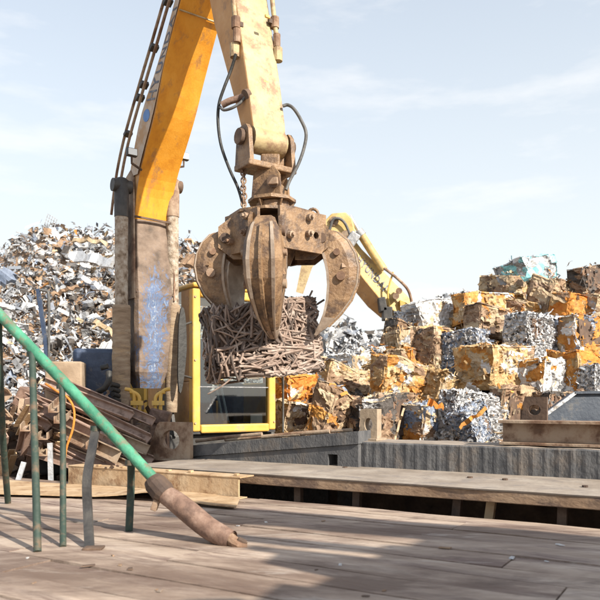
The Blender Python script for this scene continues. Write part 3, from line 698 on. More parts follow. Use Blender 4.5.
b = MB(); b.add([W(boom_side(.272 + .026 * math.cos(t) + .012 * math.sin(t), .5 + .26 * math.sin(t)).x, -.256, boom_side(.272 + .026 * math.cos(t) + .012 * math.sin(t), .5 + .26 * math.sin(t)).y) for t in [2 * math.pi * k / 18 for k in range(18)]], [tuple(range(18))]); b.build('logo_mark', mt('logo_blue'), pan)
# work lights on the boom
for px, py, l in ((131, 153, -.38), (183, 157, .36)):
    t, z = Mq(px, py, l); c = W(t + .02, l, z); b = MB()
    b.box(c, (.06, .12, .09), ROTM, bev=.008); lo = b.build('work_light', mt('black_steel'), mh)
    b = MB(); b.box(c + MF * .033, (.008, .10, .07), ROTM); b.build('lens', mt('lamp_glass'), lo)
    b = MB(); b.tube([c - Vector((0, 0, .045)), c - Vector((0, 0, .12)), W(t - .05, l * .62, z - .15)], .014, 6); b.build('light_bracket', mt('rust_dark'), mh)

# stick
fr_ = [Mq(252, 0), Mq(258, 40), Mq(264, 80), Mq(269, 120), Mq(271, 142)]
d_ = Vector((fr_[0][0] - fr_[1][0], fr_[0][1] - fr_[1][1])).normalized()
fr_ = [(fr_[0][0] + d_.x * .95, fr_[0][1] + d_.y * .95), (fr_[0][0] + d_.x * .5, fr_[0][1] + d_.y * .5)] + fr_
dep = [.30, .46, .42, .34, .27, .20, .16]
bk = offs(fr_, [-x for x in dep]); sw_ = [.185, .18, .18, .18, .178, .175, .165]
b = MB(); vs = []; n = len(fr_)
for i in range(n): vs += [W(fr_[i][0], -sw_[i], fr_[i][1]), W(fr_[i][0], sw_[i], fr_[i][1]), W(bk[i][0], sw_[i], bk[i][1]), W(bk[i][0], -sw_[i], bk[i][1])]
fs = []; ms_ = []
for i in range(n - 1):
    a = i * 4; fs += [(a, a + 1, a + 5, a + 4), (a + 1, a + 2, a + 6, a + 5), (a + 2, a + 3, a + 7, a + 6), (a + 3, a, a + 4, a + 7)]; ms_ += [0, 0, 0, 1]
fs += [(0, 3, 2, 1), ((n - 1) * 4, (n - 1) * 4 + 1, (n - 1) * 4 + 2, (n - 1) * 4 + 3)]; ms_ += [0, 0]
b.v = [tuple(p) for p in vs]; b.f = fs; b.m = ms_; b.sm = [False] * len(fs)
stick = b.build('stick', mt('yellow_pale', 'orange_dusty_shade'), mh)  # left face gets the orange: its shade is put into the colour
bv = stick.modifiers.new('bevel', 'BEVEL'); bv.width = .016; bv.segments = 2; bv.limit_method = 'ANGLE'
tipt, tipz = fr_[-1]; tipt -= .09; tipz += .02
b = MB(); b.tube([W(tipt, -.170, tipz), W(tipt, .170, tipz)], .115, 20); b.build('stick_nose', mt('yellow_pale'), mh)
for s in (-1, 1):
    b = MB(); b.tube([W(tipt, s * .150, tipz), W(tipt, s * .235, tipz)], .05, 14); b.build('nose_pin', mt('rust_dark'), mh)
for px, py in ((267, 17), (265, 83)):
    t, z = Mq(px, py, .02); b = MB(); b.box(W(t + .008, .02, z), (.02, .05, .025), ROTM, bev=.003); b.build('cable_clip', mt('yellow_paint'), mh)
# steel pipes either side of the stick, with unions
for s, path in ((-1, [(233, -30), (235, 5), (237, 22), (238, 35), (236, 50)]), (1, [(271, -30), (274, 5), (276, 22), (278, 40), (279, 54)])):
    lz = -.215 if s < 0 else .20
    pts = [W(Mq(x, y, lz)[0] - .02, lz, Mq(x, y, lz)[1]) for x, y in path]
    b = MB(); b.tube(curve_pts(pts, 4), .022, 10); b.build('stick_pipe', mt('yellow_pale'), mh)
    for i, (rr_, h_) in enumerate(((.040, .05), (.034, .06), (.044, .06))):
        q = pts[2 + i]; b = MB(); b.tube([q + Vector((0, 0, h_)), q - Vector((0, 0, h_))], rr_, 10, smooth=False); b.build('pipe_union', mt('rust_brown' if i < 2 else 'yellow_pale'), mh)
    b = MB(); q = pts[2]; b.bar(q + ML * (s * .03), q - ML * s * .07, .03, .04); b.build('pipe_clamp', mt('rust_dark'), mh)
# hoses
def Wm(px, py, l): t, z = Mq(px, py, l); return W(t, l, z)
def hose(ctrl, r, m, name='hydraulic_hose'):
    b = MB(); b.tube(curve_pts(ctrl, 6), r, 10); return b.build(name, mt(m), mh)
hose([Wm(236, 54, -.23), Wm(231, 70, -.25), Wm(224, 88, -.30), Wm(219, 104, -.33), Wm(218, 122, -.34), Wm(221, 145, -.33), Wm(229, 168, -.30), Wm(238, 188, -.25), Wm(243, 205, -.22), Wm(246, 216, -.2)], .014, 'black_rubber')
hose([Wm(246, 96, -.17), Wm(240, 103, -.22), Wm(232, 108, -.28), Wm(224, 110, -.32), Wm(220, 107, -.33)], .013, 'hose_grey')
hose([Wm(247, 95, -.16), Wm(240, 98, -.2), Wm(230, 101, -.27), Wm(222, 105, -.32)], .030, 'pipe_rust', 'hose_stub')
b = MB(); b.tube([Wm(248.5, 95, -.155), Wm(245, 96, -.19)], .055, 12); b.build('hose_port', mt('rust_dark'), mh)
hose([Wm(283, 106, .15), Wm(288, 105, .19), Wm(294, 109, .22), Wm(301, 120, .26), Wm(306, 133, .28), Wm(304, 148, .27), Wm(298, 165, .22), Wm(290, 180, .16), Wm(286, 190, .12)], .015, 'hose_grey')

# cab
CT = .30
lA, zA = Ml(193, 432, CT); lB, _ = Ml(276, 432, CT); zB = EYE + (400 - 292) / 700 * (W(CT, (lA + lB) / 2, 0).y)
cabz0, cabz1 = zA, zB; CB = CT - 1.55
cab = MB()
mbox(cab, CB, CT - .02, lA, lB, cabz0 - .03, cabz0 + .0, bev=0)
cabo = cab.build('cab_floor', mt('black_steel'), mh)
def cabpart(nm, *a, m='yellow_paint', bev=.02, par=mh):
    b = MB(); mbox(b, *a, bev=bev); return b.build(nm, mt(m), par)
fw = .105
cabpart('cab_pillar', CT - .12, CT, lA, lA + fw, cabz0 + .001, cabz1)
cabpart('cab_pillar', CT - .12, CT, lB - fw, lB, cabz0 + .001, cabz1)
cabpart('cab_sill', CT - .12, CT + .012, lA + fw + .001, lB - fw - .001, cabz0 - .02, cabz0 + .085)
cabpart('cab_header', CT - .14, CT + .01, lA + fw + .001, lB - fw - .001, cabz1 - .10, cabz1 + .01)
cabpart('cab_roof', CB, CT + .03, lA - .01, lB + .01, cabz1 + .012, cabz1 + .07, bev=.025)
cabpart('cab_pillar', CB, CB + .12, lA, lA + .09, cabz0 + .001, cabz1)
cabpart('cab_pillar', CB, CB + .12, lB - .09, lB, cabz0 + .001, cabz1)
cabpart('rear_panel', CB, CB + .05, lA + .1, lB - .1, cabz0 + .001, cabz1 - .9, m='zinc')
cabpart('side_panel', CB + .125, CT - .125, lA + .01, lA + .05, cabz0 + .001, cabz0 + .62, m='orange_dusty_shade')  # boom-side panels: the orange paints shade onto a yellow cab
cabpart('side_panel', CB + .125, CT - .125, lB - .05, lB - .01, cabz0 + .001, cabz0 + .62, m='yellow_paint')
cabpart('side_panel', CT - .36, CT - .125, lA + .01, lA + .05, cabz0 + .622, cabz1 - .001, m='orange_dusty_shade', bev=.01)
def glass(nm, pts, mullion=None):
    b = MB(); b.add(pts, [(0, 1, 2, 3)]); return b.build(nm, mt('cab_glass'), mh, recalc=False)
glass('windscreen', [W(CT - .05, lA + fw, cabz0 + .085), W(CT - .05, lB - fw, cabz0 + .085), W(CT - .05, lB - fw, cabz1 - .1), W(CT - .05, lA + fw, cabz1 - .1)])
glass('side_window', [W(CB + .13, lA + .03, cabz0 + .62), W(CT - .125, lA + .03, cabz0 + .62), W(CT - .125, lA + .03, cabz1), W(CB + .13, lA + .03, cabz1)])
glass('side_window', [W(CB + .13, lB - .03, cabz0 + .62), W(CT - .125, lB - .03, cabz0 + .62), W(CT - .125, lB - .03, cabz1), W(CB + .13, lB - .03, cabz1)])
glass('rear_window', [W(CB + .05, lA + .09, cabz1 - .9), W(CB + .05, lB - .09, cabz1 - .9), W(CB + .05, lB - .09, cabz1), W(CB + .05, lA + .09, cabz1)])
zbar = EYE + (400 - 387) / 700 * W(CT, 1, 0).y
cabpart('window_bar', CT - .075, CT - .025, lA + fw, lB - fw, zbar - .006, zbar + .006, m='grey_scrap', bev=0)
for f in (.06, .5, .94):
    for l in (lA + .03, lB - .03):
        b = MB(); c = W(CT + .001, l, cabz0 + (cabz1 - cabz0) * f); b.tube([c, c + MF * .012], .014, 8, smooth=False); b.build('bolt', mt('yellow_pale'), mh)
# things in the cab, and shapes standing in for reflections in its glass
sx = (lA + lB) / 2
b = MB(); mbox(b, CT - 1.15, CT - .62, sx - .25, sx + .27, cabz0 + .38, cabz0 + .52, bev=.05); st_ = b.build('seat', mt('seat_cloth'), mh)
b = MB(); mbox(b, CT - 1.25, CT - 1.10, sx - .25, sx + .27, cabz0 + .52, cabz0 + 1.25, bev=.06); b.build('seat_back', mt('seat_cloth'), st_)
b = MB(); mbox(b, CT - 1.05, CT - .75, sx - .12, sx + .12, cabz0, cabz0 + .38, bev=.02); b.build('seat_post', mt('black_steel'), st_)
b = MB(); mbox(b, CT - .85, CT - .40, lB - .42, lB - .24, cabz0, cabz0 + .62, bev=.04); b.build('console', mt('seat_cloth'), mh)
b = MB(); mbox(b, CT - .85, CT - .40, lA + .12, lA + .28, cabz0, cabz0 + .55, bev=.04); b.build('console', mt('jean_blue'), mh)
b = MB()
for dl in (0, .075): b.bar(W(CT - .22, sx - .06 + dl, cabz0 + .09), W(CT - .32, sx - .16 + dl, cabz0 + .75), .022, .022)
b.build('pale_reflection', mt('pale_blue'), mh)  # pale blue bars painting a ladder-like reflection in the windscreen
b = MB(); b.prism([W(CT - .30, lA + .2, cabz0 + .12), W(CT - .30, lA + .46, cabz0 + .10), W(CT - .30, lA + .36, cabz0 + .56), W(CT - .30, lA + .26, cabz0 + .60)], MF * -.15); b.build('blue_reflection', mt('jean_blue'), mh)  # blue shape standing in for sky reflected in the windscreen
b = MB(); mbox(b, CT - .3, CT - .1, lA + .16, lB - .14, cabz0 + .02, cabz0 + .10, bev=.02); b.build('dash', mt('slate_steel'), mh)
lp, zp = Ml(257, 420, CT - .06); b = MB(); mbox(b, CT - .062, CT - .056, lp - .10, lp + .08, zp - .05, zp + .08); b.build('paper', mt('paper_white'), mh)
lp, zp = Ml(226, 423, CT - .06); b = MB(); mbox(b, CT - .1, CT - .056, lp - .04, lp + .04, zp - .02, zp + .03); b.build('tag', mt('yellow_paint'), mh)
# dark oval mirror on the cab's boom side, with arm
l_, z_ = Ml(183, 350, CT + .07)
b = MB(); pts = []; c = W(CT + .06, l_, z_); H = .52
for k in range(20):
    a = 2 * math.pi * k / 20; yy = math.sin(a) * H; xx = math.cos(a) * .06 * (1 + .12 * math.sin(a))
    pts.append(c + ML * (xx * .9 + .03 * (yy / H < 0) * yy / H) + Vector((0, 0, yy)))
b.prism(pts, MF * -.03); mir = b.build('mirror', mt('black_rubber'), mh)
b = MB(); b.tube([c + Vector((0, 0, .3)) - MF * .03, W(CT - .05, lA + .02, z_ + .36)], .014, 8); b.tube([c - Vector((0, 0, .3)) - MF * .03, W(CT - .05, lA + .02, z_ - .33)], .014, 8); b.build('mirror_arm', mt('black_steel'), mir)
# thin rail right of the cab
b = MB(); b.tube([Wm(283, 432, 1.9), Wm(283, 366, 1.9), Wm(278, 362, 1.75)], .015, 8); b.build('grab_rail', mt('hose_grey'), mh)
# upper structure, pedestal and undercarriage (mostly behind the walls)
b = MB(); mbox(b, -3.2, .2, -1.35, 1.75, .98, cabz0 - .032, bev=.03); b.build('platform_frame', mt('black_steel'), mh)
b = MB(); mbox(b, -3.4, -1.6, -.1, 1.6, cabz0 - .03, cabz0 + .95, bev=.06); b.build('engine_hood', mt('yellow_paint'), mh)
b = MB(); b.tube([W(-.9, .1, .55), W(-.9, .1, .98)], .6, 20); b.build('slew_ring', mt('black_steel'), mh)
b = MB(); b.bar(W(-.9, .1, .5) - D1 * 1.6, W(-.9, .1, .5) + D1 * 1.6, .7, .3); ch_ = b.build('chassis', mt('rust_dark'), mh)
for a in (-1.2, 1.2):
    for c_ in (-.62, .62):
        b = MB(); p = W(-.9, .1, .5) + D1 * a + D2 * c_; b.tube([p - D2 * .14, p - D2 * .12, p + D2 * .12, p + D2 * .14], [.42, .49, .49, .42], 22); wh = b.build('wheel', mt('black_rubber'), mh)
        b = MB(); b.tube([p - D2 * .15, p + D2 * .15], .26, 16); b.build('rim', mt('yellow_paint'), wh)
# boom foot bracket
for s in (-1, 1):
    b = MB(); b.prism([W(.25, s * .26, cabz0 - .05), W(-.5, s * .26, cabz0 - .05), W(-.25, s * .26, cabz0 + .5), W(.05, s * .26, cabz0 + .5)], ML * s * .04); b.build('foot_bracket', mt('black_steel'), mh)
# dark body panel with dusty tan cover at the left
Yt = 8.2
tl = MB(); tl.box(P(89, 378, Yt) + Vector((0, .3, -.05)), (.50, .6, .80), Matrix.Rotation(R(12), 3, 'Z'), bev=.05); tl.build('tool_box', mt('navy_paint'), mh)
b = MB(); b.box(P(66, 384, 7.95), (.40, .3, .50), Matrix.Rotation(R(8), 3, 'Z'), bev=.02); b.build('dust_panel', mt('tan_panel'), mh)
b = MB(); b.box(P(66, 412, 8.1), (.46, .32, .30)); b.build('panel_base', mt('rust_dark'), mh)
b = MB(); b.tube([P(98, 392, 7.85), P(105, 388, 7.8), P(109, 380, 7.8), P(109, 372, 7.85)], .035, 10); b.tube([P(101, 368, 7.9), P(108, 366, 7.9)], .03, 10); b.build('black_hose', mt('black_rubber'), mh)
for k in range(4):
    b = MB(); b.tube([P(110 + k * 1.2, 384 + 5 * k, 7.95), P(119, 386 + 5 * k, 8.1)], .03, 8); b.build('black_hose', mt('black_rubber'), mh)
b = MB(); b.bar(P(38, 289, 8.4), P(46, 345, 8.4), .05, .04); b.bar(P(46, 345, 8.4), P(48, 392, 8.4), .05, .04); b.build('grab_rail', mt('navy_paint'), mh)
b = MB(); b.tube(curve_pts([P(39, 290, 8.4), P(46, 291, 8.4), P(48.5, 295, 8.4), P(49, 320, 8.4), P(48.5, 392, 8.4)], 4), .017, 8); b.build('grab_rail', mt('hose_grey'), mh)
# yellow hydraulic lines at the boom foot
for side, xs in ((0, (129, 134)), (1, (166, 161))):
    for k, x in enumerate(xs):
        sgn = 1 if side == 0 else -1; Yy = 7.75
        pts = [P(x - 4 * sgn, 389 + 3 * k, Yy), P(x + 1 * sgn, 390 + 3 * k, Yy), P(x + 5 * sgn, 394 + 3 * k, Yy), P(x + 5.5 * sgn, 404, Yy), P(x + 5.5 * sgn, 418, Yy)]
        b = MB(); b.tube(curve_pts(pts, 5), .021, 8); b.build('hydraulic_line', mt('yellow_paint'), mh)
    b = MB(); x = 137 if side == 0 else 158; b.bar(P(x - 6, 403, 7.73), P(x + 6, 403, 7.73), .04, .05); b.build('line_clamp', mt('yellow_paint'), mh)

# ------------------------------------------------------------------ grapple
gc = W(tipt, 0, tipz); gc = Vector((gc.x, gc.y, gc.z)); GY = gc.y
def GP(px, py, dy=0.0): return P(px, py, GY + dy)
grp = thing('scrap_grapple', GP(271, 250), 'brown five-tine orange-peel grapple clutching a bale of bent rods', 'grapple')
# yoke on the stick pin
for s in (-1, 1):
    b = MB(); o = W(tipt, s * .20, tipz); b.prism([o + MF * a + Vector((0, 0, c)) for a, c in ((-.10, .05), (-.06, .10), (.06, .10), (.10, .05), (.13, -.22), (-.13, -.22))], ML * s * .04); b.build('yoke_cheek', mt('grapple_brown'), grp)
b = MB(); b.box(W(tipt, 0, tipz - .245), (.27, .50, .055), ROTM, bev=.012); b.build('yoke_base', mt('grapple_brown'), grp)
for s in (-1, 1):
    b = MB(); o = W(tipt, s * .19, tipz - .218); b.prism([o - MF * .02, o - MF * .02 + Vector((0, 0, .12)), o - MF * .02 - ML * s * .09], MF * .04); b.build('yoke_gusset', mt('grapple_brown'), grp)
    b = MB(); b.tube([W(tipt, s * .25, tipz), W(tipt, s * .285, tipz)], .07, 14); b.build('pin_cap', mt('rust_dark'), grp)
# swivel link, neck, flange
b = MB(); b.box(GP(270.5, 170), (.17, .12, .26), bev=.015); b.build('swivel_link', mt('grapple_brown'), grp)
RT = Matrix.Rotation(R(-20), 3, 'Z')
b = MB(); e = [(-.14, -.16), (.15, -.16), (.13, .06), (.08, .13), (-.05, .13), (-.12, .06)]
for dy in (-.13, .09):
    b.prism([GP(270.5, 185) + RT @ Vector((x * .98, dy * .9, z * 1.0)) for x, z in e], RT @ Vector((0, .04, 0)))
b.build('neck_cheek', mt('grapple_brown'), grp)
b = MB(); b.box(GP(271, 193), (.23, .18, .12), RT, bev=.01); b.build('neck_block', mt('grapple_brown'), grp)
b = MB(); b.tube([GP(273, 181, -.19), GP(273, 181, .16)], .055, 12); b.build('neck_pin', mt('rust_dark'), grp)
b = MB(); b.box(GP(273, 181, -.185), (.09, .03, .06), RT, bev=.006); b.build('pin_keeper', mt('rust_brown'), grp)
b = MB(); c = GP(272, 203)
b.tube([c + Vector((0, 0, .03)), c + Vector((0, 0, .028)), c + Vector((0, 0, .0)), c], [.10, .215, .215, .10], 8, smooth=False); b.build('flange_plate', mt('grapple_brown'), grp)
b = MB(); b.tube([GP(273, 204), GP(274, 222)], [.15, .155], 20); b.build('rotator', mt('grapple_brown'), grp)
for a in range(0, 360, 60):
    b = MB(); q = GP(272, 204) + Vector((math.cos(R(a)) * .15, math.sin(R(a)) * .15, 0)); d = Vector((math.cos(R(a)), math.sin(R(a)), 0))
    b.prism([q, q + d * .055, q - Vector((0, 0, .10))], d.cross(Vector((0, 0, 1))) * .016); b.build('gusset', mt('grapple_brown'), grp)
# body: five bays around a hub
BC = GP(274, 236); TA = [R(a) for a in (-97, -4, 95, 140, 184)]; TM = [(TA[k] + (TA + [TA[0] + 2 * math.pi])[k + 1]) / 2 for k in range(5)]
b = MB(); b.tube([BC + Vector((0, 0, .15)), BC + Vector((0, 0, -.10))], .20, 20); b.tube([BC + Vector((0, 0, .17)), BC + Vector((0, 0, .145))], .40, 10, smooth=False); b.build('hub', mt('grapple_brown'), grp)
b = MB(); b.tube([BC + Vector((0, 0, -.10)), BC + Vector((0, 0, -.26))], [.22, .15], 12, smooth=False); b.build('hub_base', mt('grapple_brown'), grp)
def rad(a): return Vector((math.cos(a), math.sin(a), 0))
for k in range(5):
    am = TM[k]; d = rad(am); sd_ = Vector((-d.y, d.x, 0)); o = BC + d * (.415 if k == 0 else .38)
    b = MB(); wv = .255 if k == 0 else .22
    b.holeplate(o - sd_ * wv - Vector((0, 0, .15)), sd_, Vector((0, 0, 1)), [(.05, -.05), (2 * wv - .05, -.05), (2 * wv, .04), (2 * wv, .295), (0, .295), (0, .04)], (wv * 1.55, .10), .03, -.03); pl = b.build('body_plate', mt('grapple_brown'), grp)
    for x, z in ((.31, .24), (.30, .10), (.10, .06)):
        q = o + sd_ * (x - wv) + Vector((0, 0, z - .15)) ; b = MB(); b.tube([q - d * .01, q + d * .045], .030, 10, smooth=False); b.tube([q + d * .045, q + d * .07], .016, 8, smooth=False); b.build('bolt', mt('rust_brown'), pl)
    for s in (-1, 1):   # ears that carry the tines
        b = MB(); q = BC + rad(TA[k]) * .20; e_ = rad(TA[k]); s2 = Vector((-e_.y, e_.x, 0))
        b.prism([q + s2 * s * .115 + e_ * x + Vector((0, 0, z)) for x, z in ((0, .14), (.16, .14), (.29, .04), (.29, -.14), (.16, -.24), (0, -.24))], s2 * s * .025); b.build('ear_plate', mt('grapple_brown'), grp)
    b = MB(); s2 = Vector((-math.sin(TA[k]), math.cos(TA[k]), 0)); q = BC + rad(TA[k]) * .43 + Vector((0, 0, -.06)); b.tube([q - s2 * .165, q + s2 * .165], .045, 12); b.build('tine_pin', mt('rust_dark'), grp)
# tines: stations of (outer r, outer z, inner r, inner z, width)
ST = [(.46, .05, .38, -.02, .16), (.56, .01, .405, -.08, .23), (.65, -.07, .43, -.14, .28), (.71, -.18, .455, -.23, .305), (.735, -.30, .474, -.33, .295), (.72, -.44, .480, -.45, .255), (.66, -.58, .468, -.57, .20), (.565, -.70, .44, -.69, .145), (.455, -.80, .40, -.785, .085), (.36, -.88, .35, -.87, .03)]
def tine(a, close=0.0, sz=1.0, wide=1.0):
    d = rad(a); s2 = Vector((-d.y, d.x, 0)); piv = Vector((.43, -.06))
    def pt(r, z, y):
        x0, z0 = (r - piv.x) * sz, (z - piv.y) * sz; c, s_ = math.cos(close), math.sin(close)
        x, zz = x0 * c + z0 * s_, -x0 * s_ + z0 * c
        return BC + d * (piv.x + x) + s2 * y + Vector((0, 0, piv.y + zz))
    b = MB(); rings = []
    def at(f):
        f *= len(ST) - 1; i = min(int(f), len(ST) - 2); q = f - i
        return [p_ + (r_ - p_) * q for p_, r_ in zip(ST[i], ST[i + 1])]
    for k in range(28):
        ro, zo, ri, zi, wd = at(k / 27); wd *= wide
        mr, mz = ro * .72 + ri * .28, zo * .72 + zi * .28
        rings.append([pt(ri, zi, -wd / 2), pt(ri, zi, wd / 2), pt(mr, mz, wd / 2), pt(ro, zo, wd * .34), pt(ro, zo, -wd * .34), pt(mr, mz, -wd / 2)])
    b.loft(rings); tn = b.build('tine', mt('grapple_brown'), grp)
    # inner lining plate (worn), back ribs, boss
    b = MB(); vs = []; fs = []
    for k in range(27):
        ro, zo, ri, zi, wd = at(k / 27); wd *= wide
        vs += [pt(ri - .012, zi, -wd / 2 * 1.04), pt(ri - .012, zi, wd / 2 * 1.04), pt(ri + .010, zi, wd / 2 * 1.04), pt(ri + .010, zi, -wd / 2 * 1.04)]
    b.loft([vs[i * 4:i * 4 + 4] for i in range(27)]); b.build('lining_plate', mt('grapple_worn'), tn)
    b = MB(); vs = []
    for k in range(3, 25):
        ro, zo, ri, zi, wd = at(k / 27); n2 = Vector((ro - ri, zo - zi)).normalized()
        vs.append([pt(ro + n2.x * .028, zo + n2.y * .028, -.012), pt(ro + n2.x * .028, zo + n2.y * .028, .012), pt(ro - n2.x * .02, zo - n2.y * .02, .018), pt(ro - n2.x * .02, zo - n2.y * .02, -.018)])
    b.loft(vs); b.build('back_rib', mt('grapple_brown'), tn)
    for s_, y0_, y1_ in ((-1, .12, .36), (1, .12, .36)):      # side stiffeners and the dark slots between plates
        b = MB(); sl_ = []
        for k in range(2, 26):
            ro, zo, ri, zi, wd = at(k / 27); wd *= wide; sl_.append([pt(ro, zo, s_ * wd * .36), pt(ro, zo, s_ * wd * .27), pt(ro + .014, zo, s_ * wd * .27), pt(ro + .014, zo, s_ * wd * .36)])
        b.loft(sl_); b.build('edge_bead', mt('grapple_worn'), tn)
    for f in (.30, .50):
        ro, zo, ri, zi, wd = at(f); mr, mz = ro * .45 + ri * .55, zo * .45 + zi * .55; wd *= wide
        for s in (-1, 1):
            b = MB(); b.tube([pt(mr, mz, s * wd * .45), pt(mr, mz, s * (wd * .5 + .03))], .04 if f > .4 else .03, 12); b.build('boss', mt('rust_brown'), tn)
    b = MB(); tp = []
    for k in range(22, 28):      # scraped bright tip
        ro, zo, ri, zi, wd = at(k / 27); wd = wd * wide + .008; mr, mz = ro * .72 + ri * .28, zo * .72 + zi * .28
        tp.append([pt(ri - .006, zi, -wd / 2), pt(ri - .006, zi, wd / 2), pt(mr, mz, wd / 2), pt(ro + .005, zo, wd * .34), pt(ro + .005, zo, -wd * .34), pt(mr, mz, -wd / 2)])
    b.loft(tp); b.build('worn_tip', mt('grapple_worn'), tn)
    ro, zo, ri, zi, wd = at(.42)
    for s in (-1, 1):
        b = MB(); b.prism([pt(ro * .5 + ri * .5, zo * .5 + zi * .5 + .02, s * wd * wide * .47), pt(ro * .92 + ri * .08, zo * .92 + zi * .08 + .02, s * wd * wide * .24), pt(ro * .92 + ri * .08, zo * .92 + zi * .08 - .02, s * wd * wide * .30), pt(ro * .5 + ri * .5, zo * .5 + zi * .5 - .02, s * wd * wide * .53)], s2 * s * .012); b.build('cross_rib', mt('grapple_brown'), tn)
    # hydraulic ram from hub to the tine's shoulder
    b = MB(); p0 = BC + d * .24 + Vector((0, 0, .05)); p1 = pt(.56, -.02, 0); m_ = p0.lerp(p1, .6)
    b.tube([p0, m_], .055, 12); b.tube([m_, p1], .03, 10); b.build('ram', mt('black_steel'), grp)
CL = [.42, -.02, .0, .0, .06]
for k in range(5): tine(TA[k], CL[k], (1.24, 1.02, .96, .96, .90)[k], (1.08, .72, .8, .8, .72)[k])
b = MB(); q = GP(313, 214); 
for k in range(14):
    a = 2 * math.pi * k / 14; a2 = 2 * math.pi * (k + 1) / 14
    b.tube([q + Vector((math.cos(a) * .045, 0, math.sin(a) * .045)), q + Vector((math.cos(a2) * .045, 0, math.sin(a2) * .045))], .014, 6)
b.tube([GP(313, 219), GP(310, 226)], .03, 8); b.build('lifting_eye', mt('grapple_brown'), grp)
# loops of black hose at the shoulders
for x, y, s in ((308, 222, 1), (234, 222, -1)):
    for k in range(3):
        b = MB(); b.tube(curve_pts([GP(x - 8 * s, y - 4 + k * 3, .05 * k), GP(x + 2 * s, y - 5 + k * 5, .05 * k - .1), GP(x + 8 * s, y + 4 + k * 4, .05 * k - .1), GP(x + 6 * s, y + 16 + k * 3, .05 * k)], 4), .022, 8); b.build('grapple_hose', mt('black_rubber'), grp)
# chain
chn = thing('lifting_chain', GP(243, 215, -.15), 'rusty chain hanging from the yoke down to the left side of the grapple', 'chain')
ca, cb = GP(242.5, 152, -.02), GP(244.5, 218, -.24); NL = 17
for k in range(NL):
    c = ca.lerp(cb, (k + .5) / NL) + Vector((.004 * math.sin(k * 1.3), 0, 0)); b = MB(); ring = []
    ax = Vector((1, 0, 0)) if k % 2 else Vector((.25, 1, 0)).normalized(); dz = (cb - ca).normalized()
    for j in range(13):
        a = 2 * math.pi * j / 12; ring.append(c + ax * (.021 * math.cos(a)) + dz * (.030 * math.sin(a)) * (1.15))
    b.tube(ring, .0075, 6, cap=False); b.build('link', mt('rust_brown'), chn)

# ------------------------------------------------------------------ bale of bent rods in the grapple
rb = thing('rod_bale', GP(262, 379), 'crushed bale of bent brown rods held in the grapple', 'rod bale')
phi = R(18); bx = Vector((math.cos(phi), math.sin(phi), 0)); by = Vector((-math.sin(phi), math.cos(phi), 0))
roll = R(7); bxr = bx * math.cos(roll) + Vector((0, 0, 1)) * math.sin(roll); bzr = -bx * math.sin(roll) + Vector((0, 0, 1)) * math.cos(roll)
sB = FPX / GY; BA = 99 / (sB * math.cos(phi)); BB = .66; BH = 72 / sB
near_e = GP(222, 381, -.16)     # near bottom vertical edge
def RB(a, bq, c): return near_e + bxr * a + by * bq + bzr * c
b = MB(); cs = RB(BA / 2, BB / 2, BH / 2)
b.box(cs, (BA * .93, BB * .93, BH * .90), Matrix((bxr, by, bzr)).transposed()); b.build('core', mt('rust_dark'), rb)
def rod_path(wd, hg, style):
    """2D polyline inside wd x hg"""
    x, y = random.uniform(0, wd), random.uniform(0, hg)
    a = random.choice((random.gauss(0, .35), random.gauss(math.pi / 2, .5), random.uniform(0, 3.14), random.gauss(.9, .3)))
    if style == 'low': a = random.gauss(.06, .16); y = random.uniform(0, hg * .4)
    pts = [(x, y)]; L = random.uniform(.35, 1.0); st = .035; n = int(L / st); bend = random.uniform(-.07, .07); kink = random.randint(2, max(3, n - 2)) if random.random() < .4 else -9
    for k in range(n):
        a += bend + random.gauss(0, .025)
        if kink <= k < kink + 3: a += (1 if bend > 0 else -1) * random.uniform(.25, .5)
        nx_, ny_ = x + math.cos(a) * st, y + math.sin(a) * st
        if not (-.03 < nx_ < wd + .03): a = math.pi - a; nx_ = x + math.cos(a) * st
        if not (-.02 < ny_ < hg + .03): a = -a; ny_ = y + math.sin(a) * st
        x, y = nx_, ny_; pts.append((x, y))
    return pts
def add_rod(face, m):
    wd, hg, f = face; pth = rod_path(wd, hg, random.choice(('any', 'any', 'low'))); o0 = random.uniform(-.035, .028); o1 = random.uniform(-.035, .028)
    n = len(pth); pts = [f(x, y, o0 + (o1 - o0) * i / n + .012 * mnoise.noise(Vector((x * 7, y * 7, o0 * 99)))) for i, (x, y) in enumerate(pth)]
    b = MB(); b.tube(pts, random.uniform(.0080, .0135), 6); b.build('rod', mt(m), rb, recalc=False)
warp = lambda a, c: .03 * mnoise.noise(Vector((a * 3, c * 3, 1)))
F_front = (BA, BH, lambda x, y, o: RB(x, -.0 - o + warp(x, y), y))
F_left = (BB, BH, lambda x, y, o: RB(0 - o + warp(x, y), x, y))
F_top = (BA, BB, lambda x, y, o: RB(x, y, BH + o + warp(x, y)))
F_right = (BB, BH, lambda x, y, o: RB(BA + o, x, y))
F_bot = (BA, BB, lambda x, y, o: RB(x, y, 0 - o))
F_back = (BA, BH, lambda x, y, o: RB(x, BB + o, y))
for i in range(190): add_rod(F_front, 'rod_light' if random.random() < .66 else 'rod_dark')
for i in range(56): add_rod(F_left, 'rod_dark' if random.random() < .8 else 'rod_light')
for i in range(24): add_rod(F_top, random.choice(('rod_light', 'rod_dark')))
for F in (F_right, F_bot, F_back):
    for i in range(4): add_rod(F, random.choice(('rod_light', 'rod_dark')))
